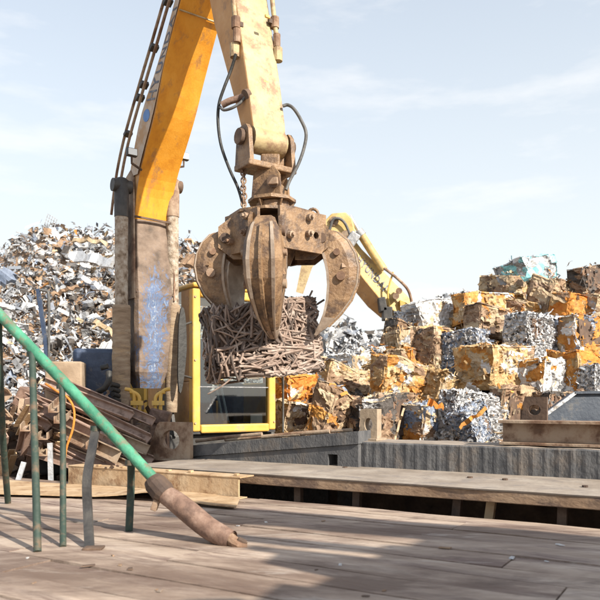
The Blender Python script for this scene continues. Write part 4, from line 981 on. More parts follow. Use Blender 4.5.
# rods standing up at the upper right corner and dangling below
for i in range(14):
    x = random.uniform(BA * .74, BA * 1.0); q = RB(x, random.uniform(0, .3), BH * .85); b = MB()
    d = bxr * random.uniform(-.4, .5) + bzr * random.uniform(.4, 1) + by * random.uniform(-.2, .3)
    b.tube(curve_pts([q - d * .1, q + d * random.uniform(.06, .16), q + d * .2 + bxr * random.uniform(-.1, .1)], 3), .010, 5); b.build('rod', mt(random.choice(('rod_light', 'rod_dark'))), rb, recalc=False)
for (x0, y0, x1, y1, x2, y2) in ((232, 378, 222, 386, 208, 394), (296, 362, 300, 368, 306, 364)):
    b = MB(); b.tube(curve_pts([GP(x0, y0, -.1), GP(x1, y1, -.12), GP(x2, y2, -.08)], 4), .008, 5); b.build('rod', mt('rod_light'), rb, recalc=False)

# ------------------------------------------------------------------ scrap shards
def shard(mb, c, size, up, mi, kind=None):
    """a bent piece of sheet, a strip or a bit of tube lying near a surface with normal up"""
    kind = kind or random.choice(('sheet', 'strip', 'fold', 'strip', 'fold', 'crumple'))
    ax = Vector((random.gauss(0, 1), random.gauss(0, 1), random.gauss(0, 1))).normalized()
    n = (up * random.uniform(.4, 1.6) + ax).normalized(); t = n.orthogonal().normalized(); t = Matrix.Rotation(random.uniform(0, 6.28), 3, n) @ t; s = n.cross(t)
    if kind == 'sheet':
        a, e = size * random.uniform(.5, 1), size * random.uniform(.3, .8); j = lambda: random.uniform(-.25, .25) * size
        vs = [c - t * a - s * e + n * j(), c + t * a - s * e * random.uniform(.4, 1.1) + n * j(), c + t * a * random.uniform(.6, 1.1) + s * e + n * j(), c - t * a * random.uniform(.6, 1.1) + s * e + n * j()]
        mb.add(vs, [(0, 1, 2), (0, 2, 3)], mi)
    elif kind == 'fold':
        a, e = size * random.uniform(.6, 1.1), size * random.uniform(.25, .5); h = n * size * random.uniform(.2, .6)
        vs = [c - t * a - s * e, c + t * a - s * e, c + t * a * random.uniform(.7, 1.1) + h, c - t * a * random.uniform(.7, 1.1) + h, c + t * a + s * e, c - t * a + s * e]
        mb.add(vs, [(0, 1, 2, 3), (3, 2, 4, 5)], mi)
    elif kind == 'strip':
        L = min(.38, size * random.uniform(1.2, 2.6)); wd = min(.05, size * random.uniform(.08, .22)); p = c - t * L; d = t.copy(); prev = None; vs = []; fs = []
        K = 5; wv = s * wd
        for k in range(K):
            vs += [p - wv, p + wv]; d = (d + Vector((random.gauss(0, .35), random.gauss(0, .35), random.gauss(0, .35)))).normalized(); p = p + d * (2 * L / K)
        mb.add(vs, [(2 * k, 2 * k + 1, 2 * k + 3, 2 * k + 2) for k in range(K - 1)], mi)
    elif kind == 'bar':
        L = size * random.uniform(1.5, 3); mb.bar(c - t * L / 2, c + t * L / 2, size * .12, size * .12, up=n, mi=mi)
    else:
        K = 3; vs = []
        for i in range(K + 1):
            for j in range(K + 1):
                vs.append(c + t * size * (i / K - .5) * 1.3 + s * size * (j / K - .5) * 1.1 + n * random.uniform(-.22, .22) * size)
        mb.add(vs, [(i * (K + 1) + j, (i + 1) * (K + 1) + j, (i + 1) * (K + 1) + j + 1, i * (K + 1) + j + 1) for i in range(K) for j in range(K)], mi)

def interp(x, xs, ys): return float(np.interp(x, xs, ys))
def heap(name, label, cat, ridge, Yr, Yf, Yb, base, slots, wts, n, smin, smax, kindname=None, seed=1, lump=.35, front_pow=1.0):
    random.seed(seed)
    xs = [(p[0] - 300) / FPX * Yr for p in ridge]; zs = [EYE + (HOR - p[1]) / FPX * Yr for p in ridge]
    def hz(x, y):
        h = interp(x, xs, zs)
        f = (y - Yf) / (Yr - Yf) if y < Yr else (Yb - y) / (Yb - Yr)
        f = max(0.0, min(1.0, f)) ** front_pow
        return max(-.2, h * f + lump * mnoise.fractal(Vector((x * .7, y * .7, seed)), 1, 2, 4) * min(1, f * 3) - .05)
    b = MB(); NX, NY = 70, 44; vs = []; x0, x1 = xs[0], xs[-1]
    for j in range(NY + 1):
        for i in range(NX + 1):
            x = x0 + (x1 - x0) * i / NX; y = Yf + (Yb - Yf) * j / NY; vs.append(Vector((x, y, hz(x, y) - .08)))
    fs = [(j * (NX + 1) + i, j * (NX + 1) + i + 1, (j + 1) * (NX + 1) + i + 1, (j + 1) * (NX + 1) + i) for j in range(NY) for i in range(NX)]
    b.add(vs, fs, 0)
    for k in range(n):
        x = random.uniform(x0, x1); y = Yr + (Yf - Yr) * random.random() ** .8 if random.random() < .88 else random.uniform(Yr, Yr + .35 * (Yb - Yr))
        e = .25; nn_ = Vector((hz(x - e, y) - hz(x + e, y), hz(x, y - e) - hz(x, y + e), 2 * e)).normalized()
        size = smin + (smax - smin) * random.random() ** 2.2
        cl = mnoise.noise(Vector((x * .55, y * .55, seed + 9)))
        wv = list(wts)
        if cl < -.16: wv = [a * (2.4 if i in (3, 4) else .7) for i, a in enumerate(wv)]
        mi = random.choices(range(len(slots)), wv)[0]
        shard(b, Vector((x, y, hz(x, y))) + nn_ * random.uniform(-.04, .16) * (1 + .6 * (random.random() < .06)), size, nn_, mi)
    o = b.build(name, mt(*slots), recalc=False); tag(o, label, cat, kind=kindname)
    return hz
SL = ['brown_scrap', 'zinc', 'white_scrap', 'dark_scrap', 'brown_scrap', 'grey_scrap', 'tan_scrap', 'blue_scrap', 'bright_steel', 'orange_rust']
hzl = heap('scrap_heap', 'tall heap of shredded silver and brown scrap behind the handler at left', 'scrap heap',
     [(-260, 330), (-120, 290), (-40, 268), (0, 256), (18, 244), (40, 234), (60, 231), (90, 234), (112, 237), (140, 233), (175, 236), (190, 240), (202, 252), (225, 285), (260, 330), (300, 385)], 18.0, 10.6, 23, 'brown_scrap', SL, [0, 7, 3.4, 2.0, 1.5, 6.5, .8, .9, 3.6, .1], 42000, .02, .17, 'stuff', 3)
random.seed(21)
# larger pieces one can pick out on the left heap
def heap_piece(name, label, a, bq, wd, hg, m, cat='scrap metal', up=Vector((0, 0, 1))):
    b = MB(); a = Vector(a); bq = Vector(bq); n = 8; d = (bq - a).normalized(); s = d.cross(Vector((0, -1, .3))).normalized(); rr = []
    q = d.cross(s)
    for k in range(n + 1):
        p = a.lerp(bq, k / n) + s * .12 * wd * mnoise.noise(Vector((k * .9, wd * 9, 3))) * 4 + q * random.uniform(-.06, .06); ww = wd * (1 + .6 * mnoise.noise(Vector((k * .8, 5, wd * 7))))
        rr.append([p - s * ww / 2 - q * hg / 2, p + s * ww / 2 - q * hg / 2, p + s * ww / 2 * .8 + q * hg / 2, p - s * ww / 2 * .8 + q * hg / 2])
    b.loft(rr); return tag(b.build(name, mt(m)), label, cat, 'large pieces in the left heap')
heap_piece('crushed_panel', 'long white crumpled panel across the upper right of the left heap', P(71, 256, 15.6), P(113, 263, 15.3), .22, .10, 'zinc')
heap_piece('crushed_panel', 'white bent strip below the long white panel in the left heap', P(80, 277, 15), P(112, 293, 14.7), .10, .06, 'zinc')
heap_piece('crushed_panel', 'tan board near the top of the left heap', P(72, 239, 17.2), P(106, 243, 17), .10, .06, 'tan_scrap')
heap_piece('crushed_panel', 'blue-grey crushed panel at the left photo edge on the heap', P(-6, 282, 14.6), P(12, 273, 14.9), .34, .12, 'blue_scrap')
heap_piece('crushed_panel', 'brown bent channel in the middle of the left heap', P(52, 296, 14), P(78, 285, 14.2), .08, .06, 'brown_scrap')
heap_piece('crushed_panel', 'dark brown rusty slab on the heap between boom and cab', P(186, 258, 15), P(205, 268, 14.8), .28, .18, 'brown_scrap')
heap_piece('crushed_panel', 'tan pipe low in the left heap beside the boom cylinder', P(96, 322, 12.4), P(114, 334, 12.2), .09, .09, 'tan_scrap')
heap_piece('crushed_panel', 'pale grey curved sheet low in the left heap near dark box', P(98, 348, 11.6), P(114, 352, 11.4), .30, .06, 'white_scrap')
# wire basket sticking out of the top
b = MB(); c0 = P(42, 232, 17.6); ex = P(50, 212, 17.6) - P(44, 230, 17.6); ey = P(54, 216, 17.6) - P(49, 213, 17.6)
for k in range(5): b.bar(c0 + ey * (k * .45), c0 + ey * (k * .45) + ex, .014, .014)
for k in range(7): b.bar(c0 + ex * (k / 6), c0 + ex * (k / 6) + ey * 1.8, .014, .014)
tag(b.build('wire_basket', mt('zinc')), 'pale wire grid sticking up from the top of the left heap', 'wire grid')

# far pale heap in the middle
heap('scrap_heap', 'distant pale silver scrap heap seen between the grapple and the bales', 'scrap heap',
     [(215, 345), (270, 338), (315, 333), (328, 326), (345, 319), (356, 326), (372, 333), (392, 340), (430, 350), (520, 360)], 24.0, 16, 28, 'grey_scrap', ['grey_scrap', 'zinc', 'white_scrap', 'dark_scrap', 'brown_scrap', 'grey_scrap', 'bright_steel'], [0, 5, 8, .8, .5, 2, 2], 7000, .06, .42, 'stuff', 5, .4)

# mound below the bales
def moundz(x, y):
    px = 300 + x / y * FPX
    t = (y - 8.6) / 5.6
    h = .55 + 3.5 * max(0, min(1, t)) ** .9
    h *= interp(px, [250, 285, 330, 400, 460, 520, 640, 900], [.15, .42, .52, .74, .88, 1.0, 1.0, .8])
    return h
b = MB(); NX, NY = 60, 30; vs = []
for j in range(NY + 1):
    for i in range(NX + 1):
        y = 8.4 + 8 * j / NY; x = (260 - 300 + 640 * i / NX) / FPX * y
        vs.append(Vector((x, y, (moundz(x, y) + .22 * mnoise.fractal(Vector((x, y, 2)), 1, 2, 4) - .2) if j else -.1)))
b.add(vs, [(j * (NX + 1) + i, j * (NX + 1) + i + 1, (j + 1) * (NX + 1) + i + 1, (j + 1) * (NX + 1) + i) for j in range(NY) for i in range(NX)], 0)
random.seed(33)
for k in range(5000):
    y = random.uniform(8.7, 14.5); px = random.uniform(272, 800); x = (px - 300) / FPX * y; z = moundz(x, y) - .1
    shard(b, Vector((x, y, z + random.uniform(-.15, .08))), random.uniform(.03, .12), Vector((0, -.5, .85)), random.choices(range(1, 8), [3, 2.5, 2, 2, 1.2, 1.5, 1.2])[0])
tag(b.build('scrap_mound', mt('brown_scrap', 'tan_scrap', 'yellow_rust', 'orange_rust', 'brown_scrap', 'dark_scrap', 'zinc', 'white_scrap'), recalc=False), 'loose brown and orange scrap filling the gaps under the bales', 'scrap mound', kind='stuff')

# ------------------------------------------------------------------ bales
TYPES = {   # materials, weights, patches, relief
 'silver': (['grey_scrap', 'zinc', 'white_scrap', 'dark_scrap', 'brown_scrap'], [5, 6, 2.5, 1.4, .3], 1100, .034),
 'orange': (['yellow_rust', 'orange_rust', 'tan_scrap', 'brown_scrap', 'zinc'], [7, 4, 2.0, .6, 1.0], 34, .035),
 'yellow': (['yellow_rust', 'tan_scrap', 'orange_rust', 'brown_scrap', 'white_scrap'], [8, 3, 2, .4, 1.0], 34, .035),
 'white': (['white_scrap', 'zinc', 'tan_scrap', 'grey_scrap', 'orange_rust'], [8, 2, 1.2, 1, .3], 20, .03),
 'brown': (['brown_scrap', 'tan_scrap', 'rust_brown', 'dark_scrap', 'orange_rust'], [6, 4, 1.2, .4, .8], 26, .04),
 'tan': (['tan_scrap', 'yellow_rust', 'brown_scrap', 'white_scrap', 'grey_scrap'], [6, 2.2, 2, .6, .6], 24, .04),
 'blue': (['blue_scrap', 'grey_scrap', 'zinc', 'dark_scrap', 'white_scrap'], [7, 4, 3, .9, .4], 800, .032),
 'dark': (['dark_scrap', 'brown_scrap', 'rust_brown', 'tan_scrap', 'grey_scrap'], [5, 3, 2, .6, .5], 34, .04),
 'hot': (['bright_orange', 'orange_rust', 'yellow_rust', 'brown_scrap', 'white_scrap'], [6, 3, 1.5, .8, .3], 24, .04),
 'teal': (['teal_scrap', 'grey_scrap', 'zinc', 'white_scrap', 'teal_scrap'], [2, 3, 2, 1, 1.5], 22, .04),
 'mixed': (['tan_scrap', 'orange_rust', 'white_scrap', 'brown_scrap', 'blue_scrap'], [3, 4, 1.2, 2, 2], 18, .04),
}
def bale(x0, sx, x1, yt, yb, Y, typ, label, phi=35, tilt=0.0, pitch=0.0, seed=None, topmat=None, cat='scrap bale', name='scrap_bale', deep=None):
    random.seed(seed if seed is not None else int(x0 * 31 + yt * 7)); r0 = np.random.default_rng(int(abs(x0) * 13 + yt))
    s = FPX / Y; phi = R(phi)
    k0, ks_, k1 = (x0 - 300) / FPX, (sx - 300) / FPX, (x1 - 300) / FPX
    a = (k1 - ks_) * Y / (math.cos(phi) - k1 * math.sin(phi)); c = (ks_ - k0) * Y / max(.25, math.sin(phi) + k0 * math.cos(phi))
    if deep: c = deep
    c = max(.35, min(c, 1.7)); a = max(.25, a); h = (yb - yt) / s
    ex = Vector((math.cos(phi), math.sin(phi), 0)); ey = Vector((-math.sin(phi), math.cos(phi), 0)); ez = Vector((0, 0, 1))
    Rm = Matrix.Rotation(R(tilt), 3, 'Y') @ Matrix.Rotation(R(pitch), 3, 'X'); ex, ey, ez = Rm @ ex, Rm @ ey, Rm @ ez
    ne = P(sx, yb, Y); cen = ne + ex * a / 2 + ey * c / 2 + ez * h / 2
    slots, wts, K, off = TYPES[typ]
    b = MB()
    faces = [(ex, ez, -ey, a, h, c), (ey, ez, -ex, c, h, a), (ex, ey, ez, a, c, h), (ey, ez, ex, c, h, a), (ex, ez, ey, a, h, c), (ex, ey, -ez, a, c, h)]
    cell = (.019 if K > 200 else .024) if Y < 11.5 else .030
    for fi, (u, v_, n, lu, lv, ln) in enumerate(faces):
        vis = fi < 4; cs_ = cell if vis else .15
        nu_, nv_ = max(3, int(lu / cs_)), max(3, int(lv / cs_))
        ks = max(5, int(K * lu * lv / .6)) if vis else 4
        sd2 = np.stack([r0.uniform(0, lu, ks), r0.uniform(0, lv, ks)], 1); ang = r0.normal(0.1, .5, ks); asp = r0.uniform(1.2, 3.4, ks)
        so_ = r0.uniform(-off, off * .35, ks); gr = r0.normal(0, .11 if K < 60 else .30, (ks, 2)); smi = [random.choices(range(len(slots)), wts)[0] for _ in range(ks)]
        if topmat is not None and fi == 2: smi = [topmat if random.random() < .75 else q for q in smi]
        vs = []; own = np.zeros((nv_ + 1, nu_ + 1), int)
        for j in range(nv_ + 1):
            for i in range(nu_ + 1):
                p = np.array([lu * i / nu_, lv * j / nv_]); d = sd2 - p
                wob = .04 * mnoise.noise(Vector((p[0] * 8, p[1] * 8, fi + x0)))
                dx = d[:, 0] * np.cos(ang) + d[:, 1] * np.sin(ang); dy = -d[:, 0] * np.sin(ang) + d[:, 1] * np.cos(ang)
                k = int(np.argmin(dx ** 2 + (dy * asp) ** 2 + wob * .4)); own[j, i] = k
                o = so_[k] + float(gr[k] @ (p - sd2[k])) + .020 * mnoise.noise(Vector((p[0] * 6 + p[1] * 2, p[1] * 30 + 2.5 * mnoise.noise(Vector((p[0] * 3, p[1] * 3, x0))), fi * 3 + x0))) + .016 * mnoise.noise(Vector((p[0] * 16, p[1] * 16, fi * 3 + x0))) + .010 * mnoise.noise(Vector((p[0] * 40, p[1] * 26, fi * 3 + x0))) + .006 * random.uniform(-1, 1)
                eu = min(p[0], lu - p[0]); ev = min(p[1], lv - p[1]); em = min(eu, ev)
                if em < .05: o = o * .5 - .02 * (1 - em / .05)
                iu = .012 * random.uniform(-1, 1) if 0 < i < nu_ else 0; iv = .012 * random.uniform(-1, 1) if 0 < j < nv_ else 0
                q = cen + u * (p[0] - lu / 2 + iu) + v_ * (p[1] - lv / 2 + iv) + n * (ln / 2 + max(-.09, min(.05, o)))
                q = q + Vector((mnoise.noise(q * 1.6 + Vector((x0, 0, 0))), mnoise.noise(q * 1.6 + Vector((0, x0, 0))), mnoise.noise(q * 1.6 + Vector((0, 0, x0))))) * .095
                vs.append(q)
        base = len(b.v); b.v += [tuple(q) for q in vs]
        for j in range(nv_):
            for i in range(nu_):
                b.f.append((base + j * (nu_ + 1) + i, base + j * (nu_ + 1) + i + 1, base + (j + 1) * (nu_ + 1) + i + 1, base + (j + 1) * (nu_ + 1) + i)); b.m.append(smi[own[j, i]]); b.sm.append(False)
        if vis:
            for k in range(int(60 * lu * lv)):
                q = cen + u * random.uniform(-.5, .5) * lu + v_ * random.uniform(-.5, .5) * lv + n * (ln / 2 + random.uniform(-.03, .025))
                shard(b, q, random.uniform(.02, .065), n * 4, random.choices(range(len(slots)), wts)[0])
    b.box(cen, (a * .78, c * .78, h * .78), Matrix((ex, ey, ez)).transposed(), len(slots))
    o = b.build(name, mt(*slots, 'rust_dark'), recalc=False); tag(o, label, cat, 'bales stacked in the mountain at right')
    return o
B = [
 # x0, split, x1, ytop, ybot, Y, type, label, kwargs
 (443, 453, 506, 391, 442, 9.3, 'silver', 'silver crushed-tin bale in the front row left of the girder', dict(tilt=4)),
 (357, 364, 420, 398, 446, 9.2, 'dark', 'dark bale with yellow matted top behind the small oval-hole block', dict(topmat=3, tilt=-5)),
 (418, 422, 444, 400, 446, 9.4, 'mixed', 'narrow orange and blue-grey bale between the dark and silver bales', dict(deep=.5)),
 (300, 318, 356, 386, 444, 9.1, 'brown', 'leaning dark brown bale at the left foot of the mountain', dict(tilt=22, phi=50)),
 (287, 291, 322, 374, 412, 9.9, 'hot', 'bright orange rusty bale beside the cab\'s right edge', dict(deep=.6, tilt=-8)),
 (280, 284, 308, 402, 444, 9.6, 'tan', 'small tan rubble bale right of the cab sill', dict(deep=.5, tilt=6)),
 (458, 478, 502, 408, 448, 9.0, 'blue', 'blue-grey torn bale low in front of the silver bale', dict(tilt=-24)),
 (500, 506, 552, 386, 436, 9.8, 'brown', 'brown bale half hidden behind the dark lug plate', dict()),
 (372, 380, 432, 355, 402, 10.0, 'orange', 'orange rusty bale with pale left edge above the dark bale', dict(tilt=9)),
 (430, 436, 462, 368, 402, 10.2, 'yellow', 'yellow-tan flattened bale right of the pale-edged orange bale', dict(tilt=14, deep=.7)),
 (455, 493, 537, 343, 392, 10.0, 'yellow', 'large bright yellow-orange bale with shaded brown left face', dict(phi=40, tilt=-3)),
 (536, 540, 576, 357, 393, 10.1, 'white', 'dirty white bale right of the bright yellow-orange bale', dict(deep=.9, tilt=3)),
 (572, 575, 598, 351, 398, 10.3, 'hot', 'upright orange bale right of the dirty white bale', dict(deep=.6, tilt=5)),
 (594, 598, 634, 362, 404, 10.0, 'silver', 'grey bale cut by the right photo edge above the hopper', dict(deep=.8)),
 (318, 326, 376, 360, 394, 10.6, 'tan', 'tan bale with pale sheets at left below the far heap', dict(tilt=12)),
 (352, 358, 394, 350, 380, 11.0, 'white', 'small white and silver torn bale behind the orange one', dict(deep=.7, tilt=-10)),
 (320, 325, 352, 386, 410, 10.0, 'mixed', 'small mixed bale between the dark and leaning brown bales', dict(deep=.6, tilt=-12)),
 (440, 478, 494, 330, 376, 10.7, 'blue', 'blue-grey bale with broad shaded left face above the yellow bales', dict(phi=52, tilt=-4)),
 (425, 430, 456, 326, 366, 11.0, 'brown', 'brown bale left of the blue-grey shaded bale', dict(deep=.9, tilt=6)),
 (505, 530, 574, 312, 360, 10.8, 'silver', 'big grey shredded-metal cube with dark left face', dict(phi=38)),
 (396, 402, 452, 328, 354, 11.2, 'tan', 'flat tan-brown bale below the second excavator arm', dict(tilt=-6)),
 (383, 390, 420, 318, 352, 11.8, 'brown', 'brown grey rubble bale at the foot of the second excavator arm', dict(tilt=14)),
 (574, 580, 616, 314, 358, 10.9, 'mixed', 'mixed orange and white bale right of the grey shredded cube', dict(tilt=-5)),
 (408, 424, 468, 300, 334, 11.9, 'white', 'torn silver-white and tan bale right of the second excavator arm', dict(tilt=-12)),
 (456, 466, 524, 292, 324, 11.8, 'orange', 'long flat orange-topped bale left of the grey shredded cube', dict(tilt=-5, topmat=0)),
 (474, 480, 512, 304, 336, 11.3, 'brown', 'brown bale wedged under the flat orange-topped bale', dict(tilt=4)),
 (560, 566, 604, 292, 324, 11.7, 'hot', 'orange bale above and right of the grey shredded cube', dict(tilt=7)),
 (520, 544, 572, 276, 316, 12.1, 'brown', 'brown pointed bale on top behind the grey cube', dict(phi=45, tilt=20)),
 (460, 464, 498, 291, 306, 13.0, 'silver', 'low grey bale on the skyline left of the summit', dict(deep=.7)),
 (501, 508, 527, 271, 297, 12.8, 'tan', 'tan bale on the skyline left of the teal one', dict(deep=.7, tilt=4)),
 (524, 530, 560, 256, 282, 13.0, 'teal', 'grey bale with teal-blue sheet at the top of the mountain', dict(deep=.8, tilt=-12)),
 (548, 556, 588, 276, 302, 12.7, 'brown', 'brown bale on the skyline right of the teal one', dict(tilt=10)),
 (583, 588, 622, 264, 296, 12.6, 'dark', 'dark bale of brown bars on the skyline at right edge', dict(tilt=-8)),
 (586, 592, 630, 296, 326, 11.9, 'tan', 'tan bale at the right photo edge under the dark bar bale', dict(tilt=6)),
 (612, 618, 668, 300, 350, 11.4, 'orange', 'orange bale just outside the right photo edge', dict()),
 (548, 552, 600, 392, 430, 9.7, 'dark', 'dark bale hidden behind the slate-blue hopper', dict()),
]
for q in B:
    bale(*q[:8], **q[8])
import re
def nick(l): return re.split(r' (?:in|with|behind|above|between|at|beside|right|left|low|half|on|below|under|wedged|just|cut|and right) ', l + ' ')[0].strip()
COLW = {'orange': 'orange', 'tan': 'tan', 'brown': 'brown', 'silver': 'silver', 'yellow': 'yellowish', 'mixed': 'multicoloured', 'white': 'whitish', 'hot': 'bright orange'}
random.seed(77); fill = []; seen = set()
for k in range(34):
    py = random.uniform(300, 425); px = random.uniform(np.interp(py, [300, 340, 425], [455, 385, 300]), 610); fill.append((px, py))
for k, (px, py) in enumerate(fill):
    Y = float(np.interp(py, [262, 300, 340, 380, 425], [13.2, 12.2, 11.4, 10.5, 9.75])) + .25; wpx = random.uniform(26, 44); random.seed(900 + k); ty = ('orange', 'tan', 'brown', 'silver', 'yellow', 'mixed', 'brown', 'white', 'hot')[k % 9]
    nb = min(B, key=lambda q: (px - (q[0] + q[2]) / 2) ** 2 + (py - (q[3] + q[4]) / 2) ** 2); sidew = ('left of', 'right of')[px > (nb[0] + nb[2]) / 2] if abs(px - (nb[0] + nb[2]) / 2) > abs(py - (nb[3] + nb[4]) / 2) else ('above', 'below')[py > (nb[3] + nb[4]) / 2]
    bale(px - wpx * .3, px - wpx * .12, px + wpx * .6, py - wpx * .42, py + wpx * .38, Y, ty, (('mostly hidden' if (ty, sidew, nick(nb[7])) in seen else 'half-buried') + ' %s bale wedged in just %s the %s' % (COLW[ty], sidew, nick(nb[7]))), tilt=random.uniform(-28, 28), phi=random.uniform(25, 60), deep=random.uniform(.5, .9), seed=900 + k); seen.add((ty, sidew, nick(nb[7])))
# loose slats on the slopes
random.seed(5)
for x0, y0, x1, y1, Y, wd, m, lab in ((428, 402, 444, 408, 9.2, .10, 'bright_orange', 'orange painted flap on the narrow orange and blue bale'), (460, 428, 486, 408, 8.85, .07, 'orange_rust', 'orange rusty bar leaning on the blue-grey torn bale'),
                                     (538, 288, 566, 303, 11.7, .07, 'tan_scrap', 'tan slat lying down the brown pointed bale'), (596, 292, 618, 272, 12.3, .06, 'rust_brown', 'brown bar on the dark skyline bale at right'),
                                     (300, 398, 318, 376, 9.6, .05, 'bright_orange', 'bright orange strip beside the cab corner'),
                                     (524, 280, 546, 263, 12.5, .16, 'teal_scrap', 'teal-blue folded sheet on the summit bale'), (395, 440, 404, 408, 9.0, .03, 'tan_scrap', 'thin tan rod in front of the dark bale')):
    b = MB(); a, c = P(x0, y0, Y), P(x1, y1, Y + .1); d = (c - a).normalized(); s = d.cross(Vector((0, 1, 0))).normalized(); rr = []
    for k in range(9):
        p = a.lerp(c, k / 8) + Vector((0, random.uniform(-.05, .03), 0)) + s * random.uniform(-.2, .2) * wd; ww = wd * random.uniform(.45, 1.0); rr.append([p - s * ww / 2, p + s * ww / 2, p + s * ww / 2 + Vector((0, .03, 0)), p - s * ww / 2 + Vector((0, .03, 0))])
    b.loft(rr); tag(b.build('scrap_strip', mt(m)), lab, 'scrap strip', 'loose strips on the bale mountain')

# ------------------------------------------------------------------ second excavator behind the bales
E2 = thing('excavator', P(450, 400, 16.5) - Vector((0, 0, 1.8)), 'pale yellow excavator behind the bales, bent arm reaching left', 'excavator')
YE = 15.0
def beam2(pts, wd_near, m, name, wpx, depth, mi_under=True):
    """pts: list of (px upper edge, py, px lower edge, py); a box beam of real depth turned so the underside shows"""
    rr = []
    for (xa, ya, xb, yb) in pts:
        u1 = P(xa, ya, YE + .10); l1 = P(xb, yb, YE - .10); bkv = Vector((-.16, depth, -.05))
        rr.append([u1, l1, l1 + bkv, u1 + bkv])
    b = MB(); b.loft(rr); o = b.build(name, m, E2); bv = o.modifiers.new('bevel', 'BEVEL'); bv.width = .02; bv.segments = 2
    return o, rr
bo, rr2 = beam2([(352, 236, 341, 250), (362, 249, 352, 263), (378, 265, 365, 281), (396, 284, 380, 299), (408, 296, 393, 310), (440, 340, 424, 352)], 0, mt('arm_yellow'), 'boom', 0, .42)
b = MB()
for i in range(len(rr2) - 1):   # underside facing: its shade is painted in as darker orange
    pass
und2 = [(341, 250), (352, 263), (365, 281), (380, 299), (393, 310)]
b.loft([[P(x, y, YE - .12), P(x - 12, y + 8, YE + .12), P(x - 12, y + 8, YE + .3), P(x + 2, y, YE + .3)] for x, y in und2]); b.build('boom_underside', mt('orange_dusty_shade'), E2)
# elbow and stick
b = MB(); b.prism([P(x, y, YE - .15) for x, y in ((322, 236), (324, 221), (332, 213), (346, 212), (352, 218), (356, 232), (348, 244), (336, 240))], Vector((0, .45, 0))); el = b.build('elbow', mt('arm_yellow'), E2); bv = el.modifiers.new('bevel', 'BEVEL'); bv.width = .03; bv.segments = 2
b = MB(); b.tube([P(334, 221, YE - .2), P(334, 221, YE + .35)], .10, 14); b.tube([P(346, 236, YE - .22), P(346, 236, YE + .35)], .12, 14); b.build('elbow_pin', mt('rust_brown'), E2)
b = MB(); b.loft([[P(322, 222, YE - .1), P(336, 232, YE - .1), P(336, 232, YE + .3), P(322, 222, YE + .3)], [P(302, 262, YE - .1), P(312, 268, YE - .1), P(312, 268, YE + .3), P(302, 262, YE + .3)], [P(296, 292, YE - .1), P(303, 294, YE - .1), P(303, 294, YE + .25), P(296, 292, YE + .25)]]); b.build('stick', mt('yellow_pale'), E2)
b = MB(); b.tube([P(350, 216, YE - .05), P(361, 235, YE - .05)], .045, 10); b.build('ram_rod', mt('bright_steel'), E2)
b = MB(); b.tube([P(360, 233, YE - .05), P(372, 252, YE - .05), P(384, 270, YE - .05)], .09, 12); b.build('ram_barrel', mt('arm_yellow'), E2)
b = MB(); b.tube([P(358, 231, YE - .05), P(362, 236, YE - .05)], .11, 12); b.build('ram_gland', mt('grey_scrap'), E2)
b = MB(); b.tube(curve_pts([P(352, 240, YE - .2), P(344, 222, YE - .25), P(334, 219, YE - .25), P(329, 232, YE - .2)], 6), .03, 8); b.build('arm_hose', mt('hose_grey'), E2)
b = MB(); b.tube(curve_pts([P(384, 268, YE - .2), P(398, 279, YE - .25), P(408, 290, YE - .25), P(412, 303, YE - .2)], 6), .03, 8); b.build('arm_hose', mt('rust_brown'), E2)
b = MB(); b.tube(curve_pts([P(393, 272, YE - .2), P(388, 292, YE - .2), P(390, 306, YE - .2)], 6), .02, 8); b.build('arm_hose', mt('yellow_paint'), E2)
b = MB(); b.box(P(352, 240, YE - .25), (.22, .12, .34), Matrix.Rotation(R(35), 3, 'Y'), bev=.03); b.build('valve_block', mt('grey_scrap'), E2)
b = MB(); b.box(P(382, 305, YE - .1), (.16, .3, .30), Matrix.Rotation(R(-10), 3, 'Y'), bev=.02); b.box(P(387, 314, YE - .1), (.2, .3, .28), bev=.02); b.build('dark_bracket', mt('black_steel'), E2)
for x, y in ((396, 296), (399, 291)):
    b = MB(); b.tube([P(x, y, YE - .35), P(x, y, YE - .05)], .07, 10); b.build('boom_pin', mt('rust_brown'), E2)
b = MB(); b.prism([P(x, y, YE - .15) for x, y in ((400, 300), (407, 303), (413, 318), (410, 328), (402, 330))], Vector((0, .4, 0))); b.build('foot_plate', mt('yellow_paint'), E2)
# lettering along the second boom
w_, k_ = 'HYUNDAI', 0
def face2(f, g_):
    """f along the boom face from the elbow, g_ from lower to upper edge"""
    q = f * 3 + 1; k = min(int(q), 3); r0_, r1_ = rr2[k], rr2[k + 1]
    lo_, up2 = r0_[1].lerp(r1_[1], q - k), r0_[0].lerp(r1_[0], q - k)
    return lo_.lerp(up2, g_) - Vector((-.35, .9, .25)).normalized() * .014
for i, chh in enumerate(w_):
    vs, fs = text_mesh(chh, 1.0, 0); xs_ = [v.x for v in vs]; x0_, x1_ = min(xs_), max(xs_); y1_ = max(v.y for v in vs)
    o = MB(); o.add([face2(.02 + .66 * ((i + .1 + .78 * (v.x - x0_) / (x1_ - x0_) * (.3 if chh == 'I' else 1)) / 7), .32 + .36 * v.y / y1_) for v in vs], fs); o.build('letter', mt('letter_ink'), bo, recalc=False)
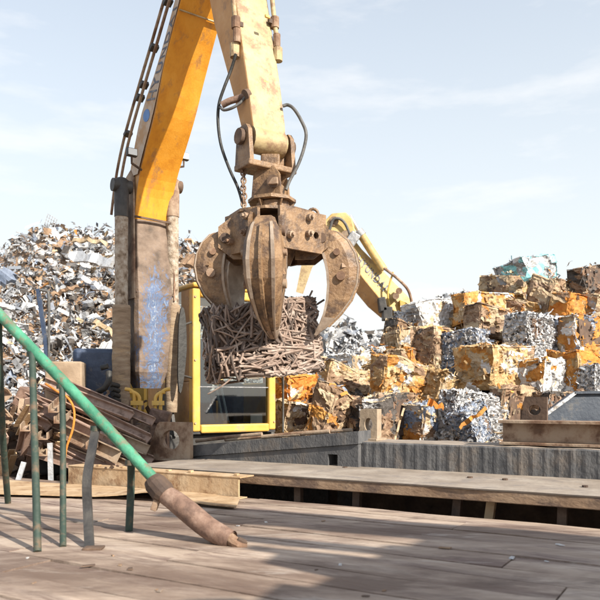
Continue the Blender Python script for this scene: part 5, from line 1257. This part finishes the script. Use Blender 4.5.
# body behind the mountain
b = MB(); b.box(Vector((P(450, 400, 16.5).x, 17.2, 1.7)), (2.6, 3.4, 1.4), bev=.08); b.build('body', mt('yellow_paint'), E2)
b = MB(); b.box(Vector((P(450, 400, 16.5).x - .6, 16.2, 2.7)), (1.1, 1.5, .7), bev=.06); b.build('cab', mt('yellow_paint'), E2)
for s in (-1, 1):
    b = MB(); b.box(Vector((P(450, 400, 16.5).x + s * 1.1, 17.2, .45)), (.6, 4, .9), bev=.15); b.build('track', mt('black_steel'), E2)
b = MB(); b.bar(P(432, 346, YE + .3), Vector((P(450, 400, 16.5).x + .3, 16.4, 2.0)), .5, .5); b.build('boom_root', mt('yellow_pale'), E2)

# ------------------------------------------------------------------ pile of steel channels behind the railing
random.seed(12)
def channel(a, c, wd, fl, up, m, label, name='steel_channel', closed=False):
    a, c = Vector(a), Vector(c); d = (c - a).normalized(); s = up.cross(d).normalized(); n = d.cross(s); t = .012
    prof = [(-wd / 2, 0), (wd / 2, 0), (wd / 2, fl), (wd / 2 - t, fl), (wd / 2 - t, t), (-wd / 2 + t, t), (-wd / 2 + t, fl), (-wd / 2, fl)]
    b = MB(); L = (c - a).length; K = 4
    rings = []
    bow = random.uniform(-.015, .015)
    for k in range(K + 1):
        p = a.lerp(c, k / K) + n * bow * math.sin(math.pi * k / K); rings.append([p + s * x + n * y for x, y in prof])
    b.loft(rings); return tag(b.build(name, mt(m)), label, 'steel channel', 'rusty channels piled behind the railing')
ORD = ['topmost'] + [w + ' from the top' for w in 'second third fourth fifth sixth seventh eighth ninth tenth eleventh twelfth thirteenth fourteenth'.split()] + ['lowest']
for k in range(15):     # long ones sloping down to the right
    f = k / 14; y0 = 384 + 62 * f + random.uniform(-3, 3); x0 = 42 + 26 * math.sin(k * 2.1) + 4 * random.random(); x1 = x0 + random.uniform(62, 100); x1 = min(x1, 154); sl = random.uniform(.36, .54)
    y1 = y0 + (x1 - x0) * sl
    if y1 > 478: y1 = 478
    Y = 7.75 - .5 * f + random.uniform(-.12, .12)
    channel(P(x0, y0, Y + .15), P(x1, y1, Y - .25), random.uniform(.09, .14), random.uniform(.05, .08), Vector((random.uniform(-.3, .3), -1, random.uniform(-.2, .9))), random.choice(('rust_brown', 'chan_rust', 'chan_rust')), ORD[k] + ' of the long channels sloping right in the pile behind the railing')
for k in range(16):     # short frames at the left
    cx, cy = random.uniform(-8, 62), random.uniform(392, 470); Y = random.uniform(7.1, 7.9); an = random.choice((R(28), R(-58), R(35), R(-75))) + random.gauss(0, .12); L = random.uniform(16, 34)
    dx_, dy_ = math.cos(an) * L, math.sin(an) * L
    channel(P(cx - dx_ / 2, cy - dy_ / 2, Y + .1), P(cx + dx_ / 2, cy + dy_ / 2, Y - .1), random.uniform(.09, .13), random.uniform(.06, .10), Vector((random.uniform(-.4, .4), -1, .6)), random.choice(('rust_brown', 'chan_rust', 'chan_rust', 'rust_tan')), 'short rusty channel in the tangled left end of the pile behind the railing')
for k in range(6):      # receding ones
    cx, cy = random.uniform(0, 110), random.uniform(400, 465); Y = 7.3
    channel(P(cx, cy, Y - .3), P(cx + 12, cy - 12, Y + .6), .10, .07, Vector((0, 0, 1)), 'rust_brown', 'end-on rusty channel pointing towards the camera in the pile behind the railing')
for x0, y0, x1, y1, lab in ((17, 484, 24, 462, 'white painted flat bar at the left foot of the channel pile'), (51, 484, 50, 443, 'upright white flat bar in the channel pile behind the railing')):
    b = MB(); b.bar(P(x0, y0, 7.0), P(x1, y1, 7.05), .05, .02, up=Vector((0, 1, 0))); tag(b.build('flat_bar', mt('zinc')), lab, 'flat bar')
b = MB(); b.tube(curve_pts([P(46, 384, 7.2), P(58, 392, 7.1), P(68, 398, 7.0), P(74, 410, 7.0), P(73, 428, 7.0), P(67, 446, 7.0), P(65, 458, 7.0)], 6), .012, 8); tag(b.build('orange_cable', mt('bright_orange')), 'thin orange cable looping over the channel pile', 'cable')
b = MB(); b.box(P(40, 400, 7.9) + Vector((0, 0, -.05)), (.5, .25, .22), Matrix.Rotation(R(25), 3, 'Y'), bev=.01); tag(b.build('rusty_block', mt('pipe_rust')), 'pinkish rusty steel block on top of the channel pile', 'steel block')
b = MB(); q = P(160, 417, 7.75); b.box(q, (.22, .2, .16), Matrix.Rotation(R(15), 3, 'Y'), bev=.02); b.box(q - Vector((0, 0, .4)), (.18, .16, .7)); tag(b.build('rusty_block', mt('pipe_rust')), 'pinkish broken block just left of the round-hole lug', 'steel block')
b = MB()   # loose filling under the channels
for k in range(700):
    px, py = random.uniform(-60, 150), random.uniform(405, 500); Y = 7.9 + random.uniform(-.25, .25)
    shard(b, P(px, py, Y), random.uniform(.04, .12), Vector((0, -1, .5)), random.choice((0, 0, 1, 2)), random.choice(('bar', 'strip', 'fold', 'sheet')))
vs = []
for j in range(9):
    for i in range(23): vs.append(P(-80 + 240 * i / 22, 0, 1) * 0 + Vector(((-80 + 240 * i / 22 - 300) / FPX * (7.5 + .1 * j), 7.55 + .1 * j, min(1.45, .2 + .22 * j) + .1 * random.random())))
b.add(vs, [(j * 23 + i, j * 23 + i + 1, (j + 1) * 23 + i + 1, (j + 1) * 23 + i) for j in range(8) for i in range(22)], 0)
tag(b.build('channel_rubble', mt('rust_dark', 'brown_scrap', 'rust_brown'), recalc=False), 'dark rusty rubble underneath the channel pile', 'rubble', kind='stuff')

# ------------------------------------------------------------------ things out of frame that shade the deck
# made-up rack and container, both unseen, added to cast the deck's shadow bands
rk = thing('shade_rack', Vector((3.2, 1.2, DECK)), 'unseen rack of plates and bars added to shade the deck', 'rack')
def shade_part(name, px0, py0, px1, py1, h, wd, ht, ext=1.6):
    """a beam at height h above the deck whose shadow axis runs between two deck points"""
    off = Vector((SUN_AZ.x, SUN_AZ.y, 0)).normalized() * (h / math.tan(SUN_EL))
    a = G(px0, py0, DECK) + off; c = G(px1, py1, DECK) + off; a.z = c.z = DECK + h
    c = c + (c - a).normalized() * ext; b = MB(); n = 14; rr = []; d = (c - a).normalized(); s = Vector((-d.y, d.x, 0))
    for k in range(n + 1):
        p = a.lerp(c, k / n); w1 = wd * (.5 + .16 * mnoise.noise(Vector((k * .7, wd * 9, 1)))); w2 = wd * (.5 + .16 * mnoise.noise(Vector((k * .7, wd * 9, 8))))
        rr.append([p - s * w1, p + s * w2, p + s * w2 + Vector((0, 0, ht)), p - s * w1 + Vector((0, 0, ht))])
    b.loft(rr); b.build(name, mt('rust_brown'), rk); return a, c
pa, pb = shade_part('plate', 176, 510, 600, 545, 3.0, .52, .03)
shade_part('plate', 405, 549, 640, 580, 2.9, .95, .03)
qa, qb = shade_part('bar', 236, 537, 470, 560, 2.7, .13, .08)
shade_part('bar', 262, 549, 470, 572, 2.6, .10, .08)
for p in (qa.lerp(qb, .45), qb, pb):
    b = MB(); b.bar(Vector((p.x, p.y, DECK)), Vector((p.x, p.y, DECK + 3.0)), .10, .10); b.build('rack_post', mt('rust_brown'), rk)
b = MB(); b.bar(Vector((qb.x, qb.y, DECK + 2.55)), Vector((pb.x, pb.y, DECK + 2.8)), .10, .10); b.build('cross_arm', mt('rust_brown'), rk)
cn = thing('shade_container', Vector((4.2, -.6, DECK)), 'unseen tall container added right of the camera to shade the deck', 'container')
c0 = Vector((2.90, 1.42, DECK)); L1, L2, HC = 3.2, 3.6, 2.2  # added out of view so its shadow darkens the deck at right
b = MB(); cc = c0 + D1 * L1 / 2 - D2 * L2 / 2 + Vector((0, 0, HC / 2 + .05)); b.box(cc, (L1, L2, HC - .1), Matrix((D1, D2, Vector((0, 0, 1)))).transposed(), bev=.03); b.build('container_body', mt('rust_brown'), cn)
random.seed(3)
for k in range(14):
    b = MB(); p = c0 - D2 * random.uniform(0, L2) + D1 * random.uniform(0, 1) + Vector((0, 0, HC)); b.box(p, (random.uniform(.1, .5), random.uniform(.1, .5), random.uniform(.1, .35)), Matrix.Rotation(random.uniform(0, 3), 3, 'Z') @ Matrix.Rotation(random.uniform(-.5, .5), 3, 'X')); b.build('shade_load', mt('brown_scrap'), cn)
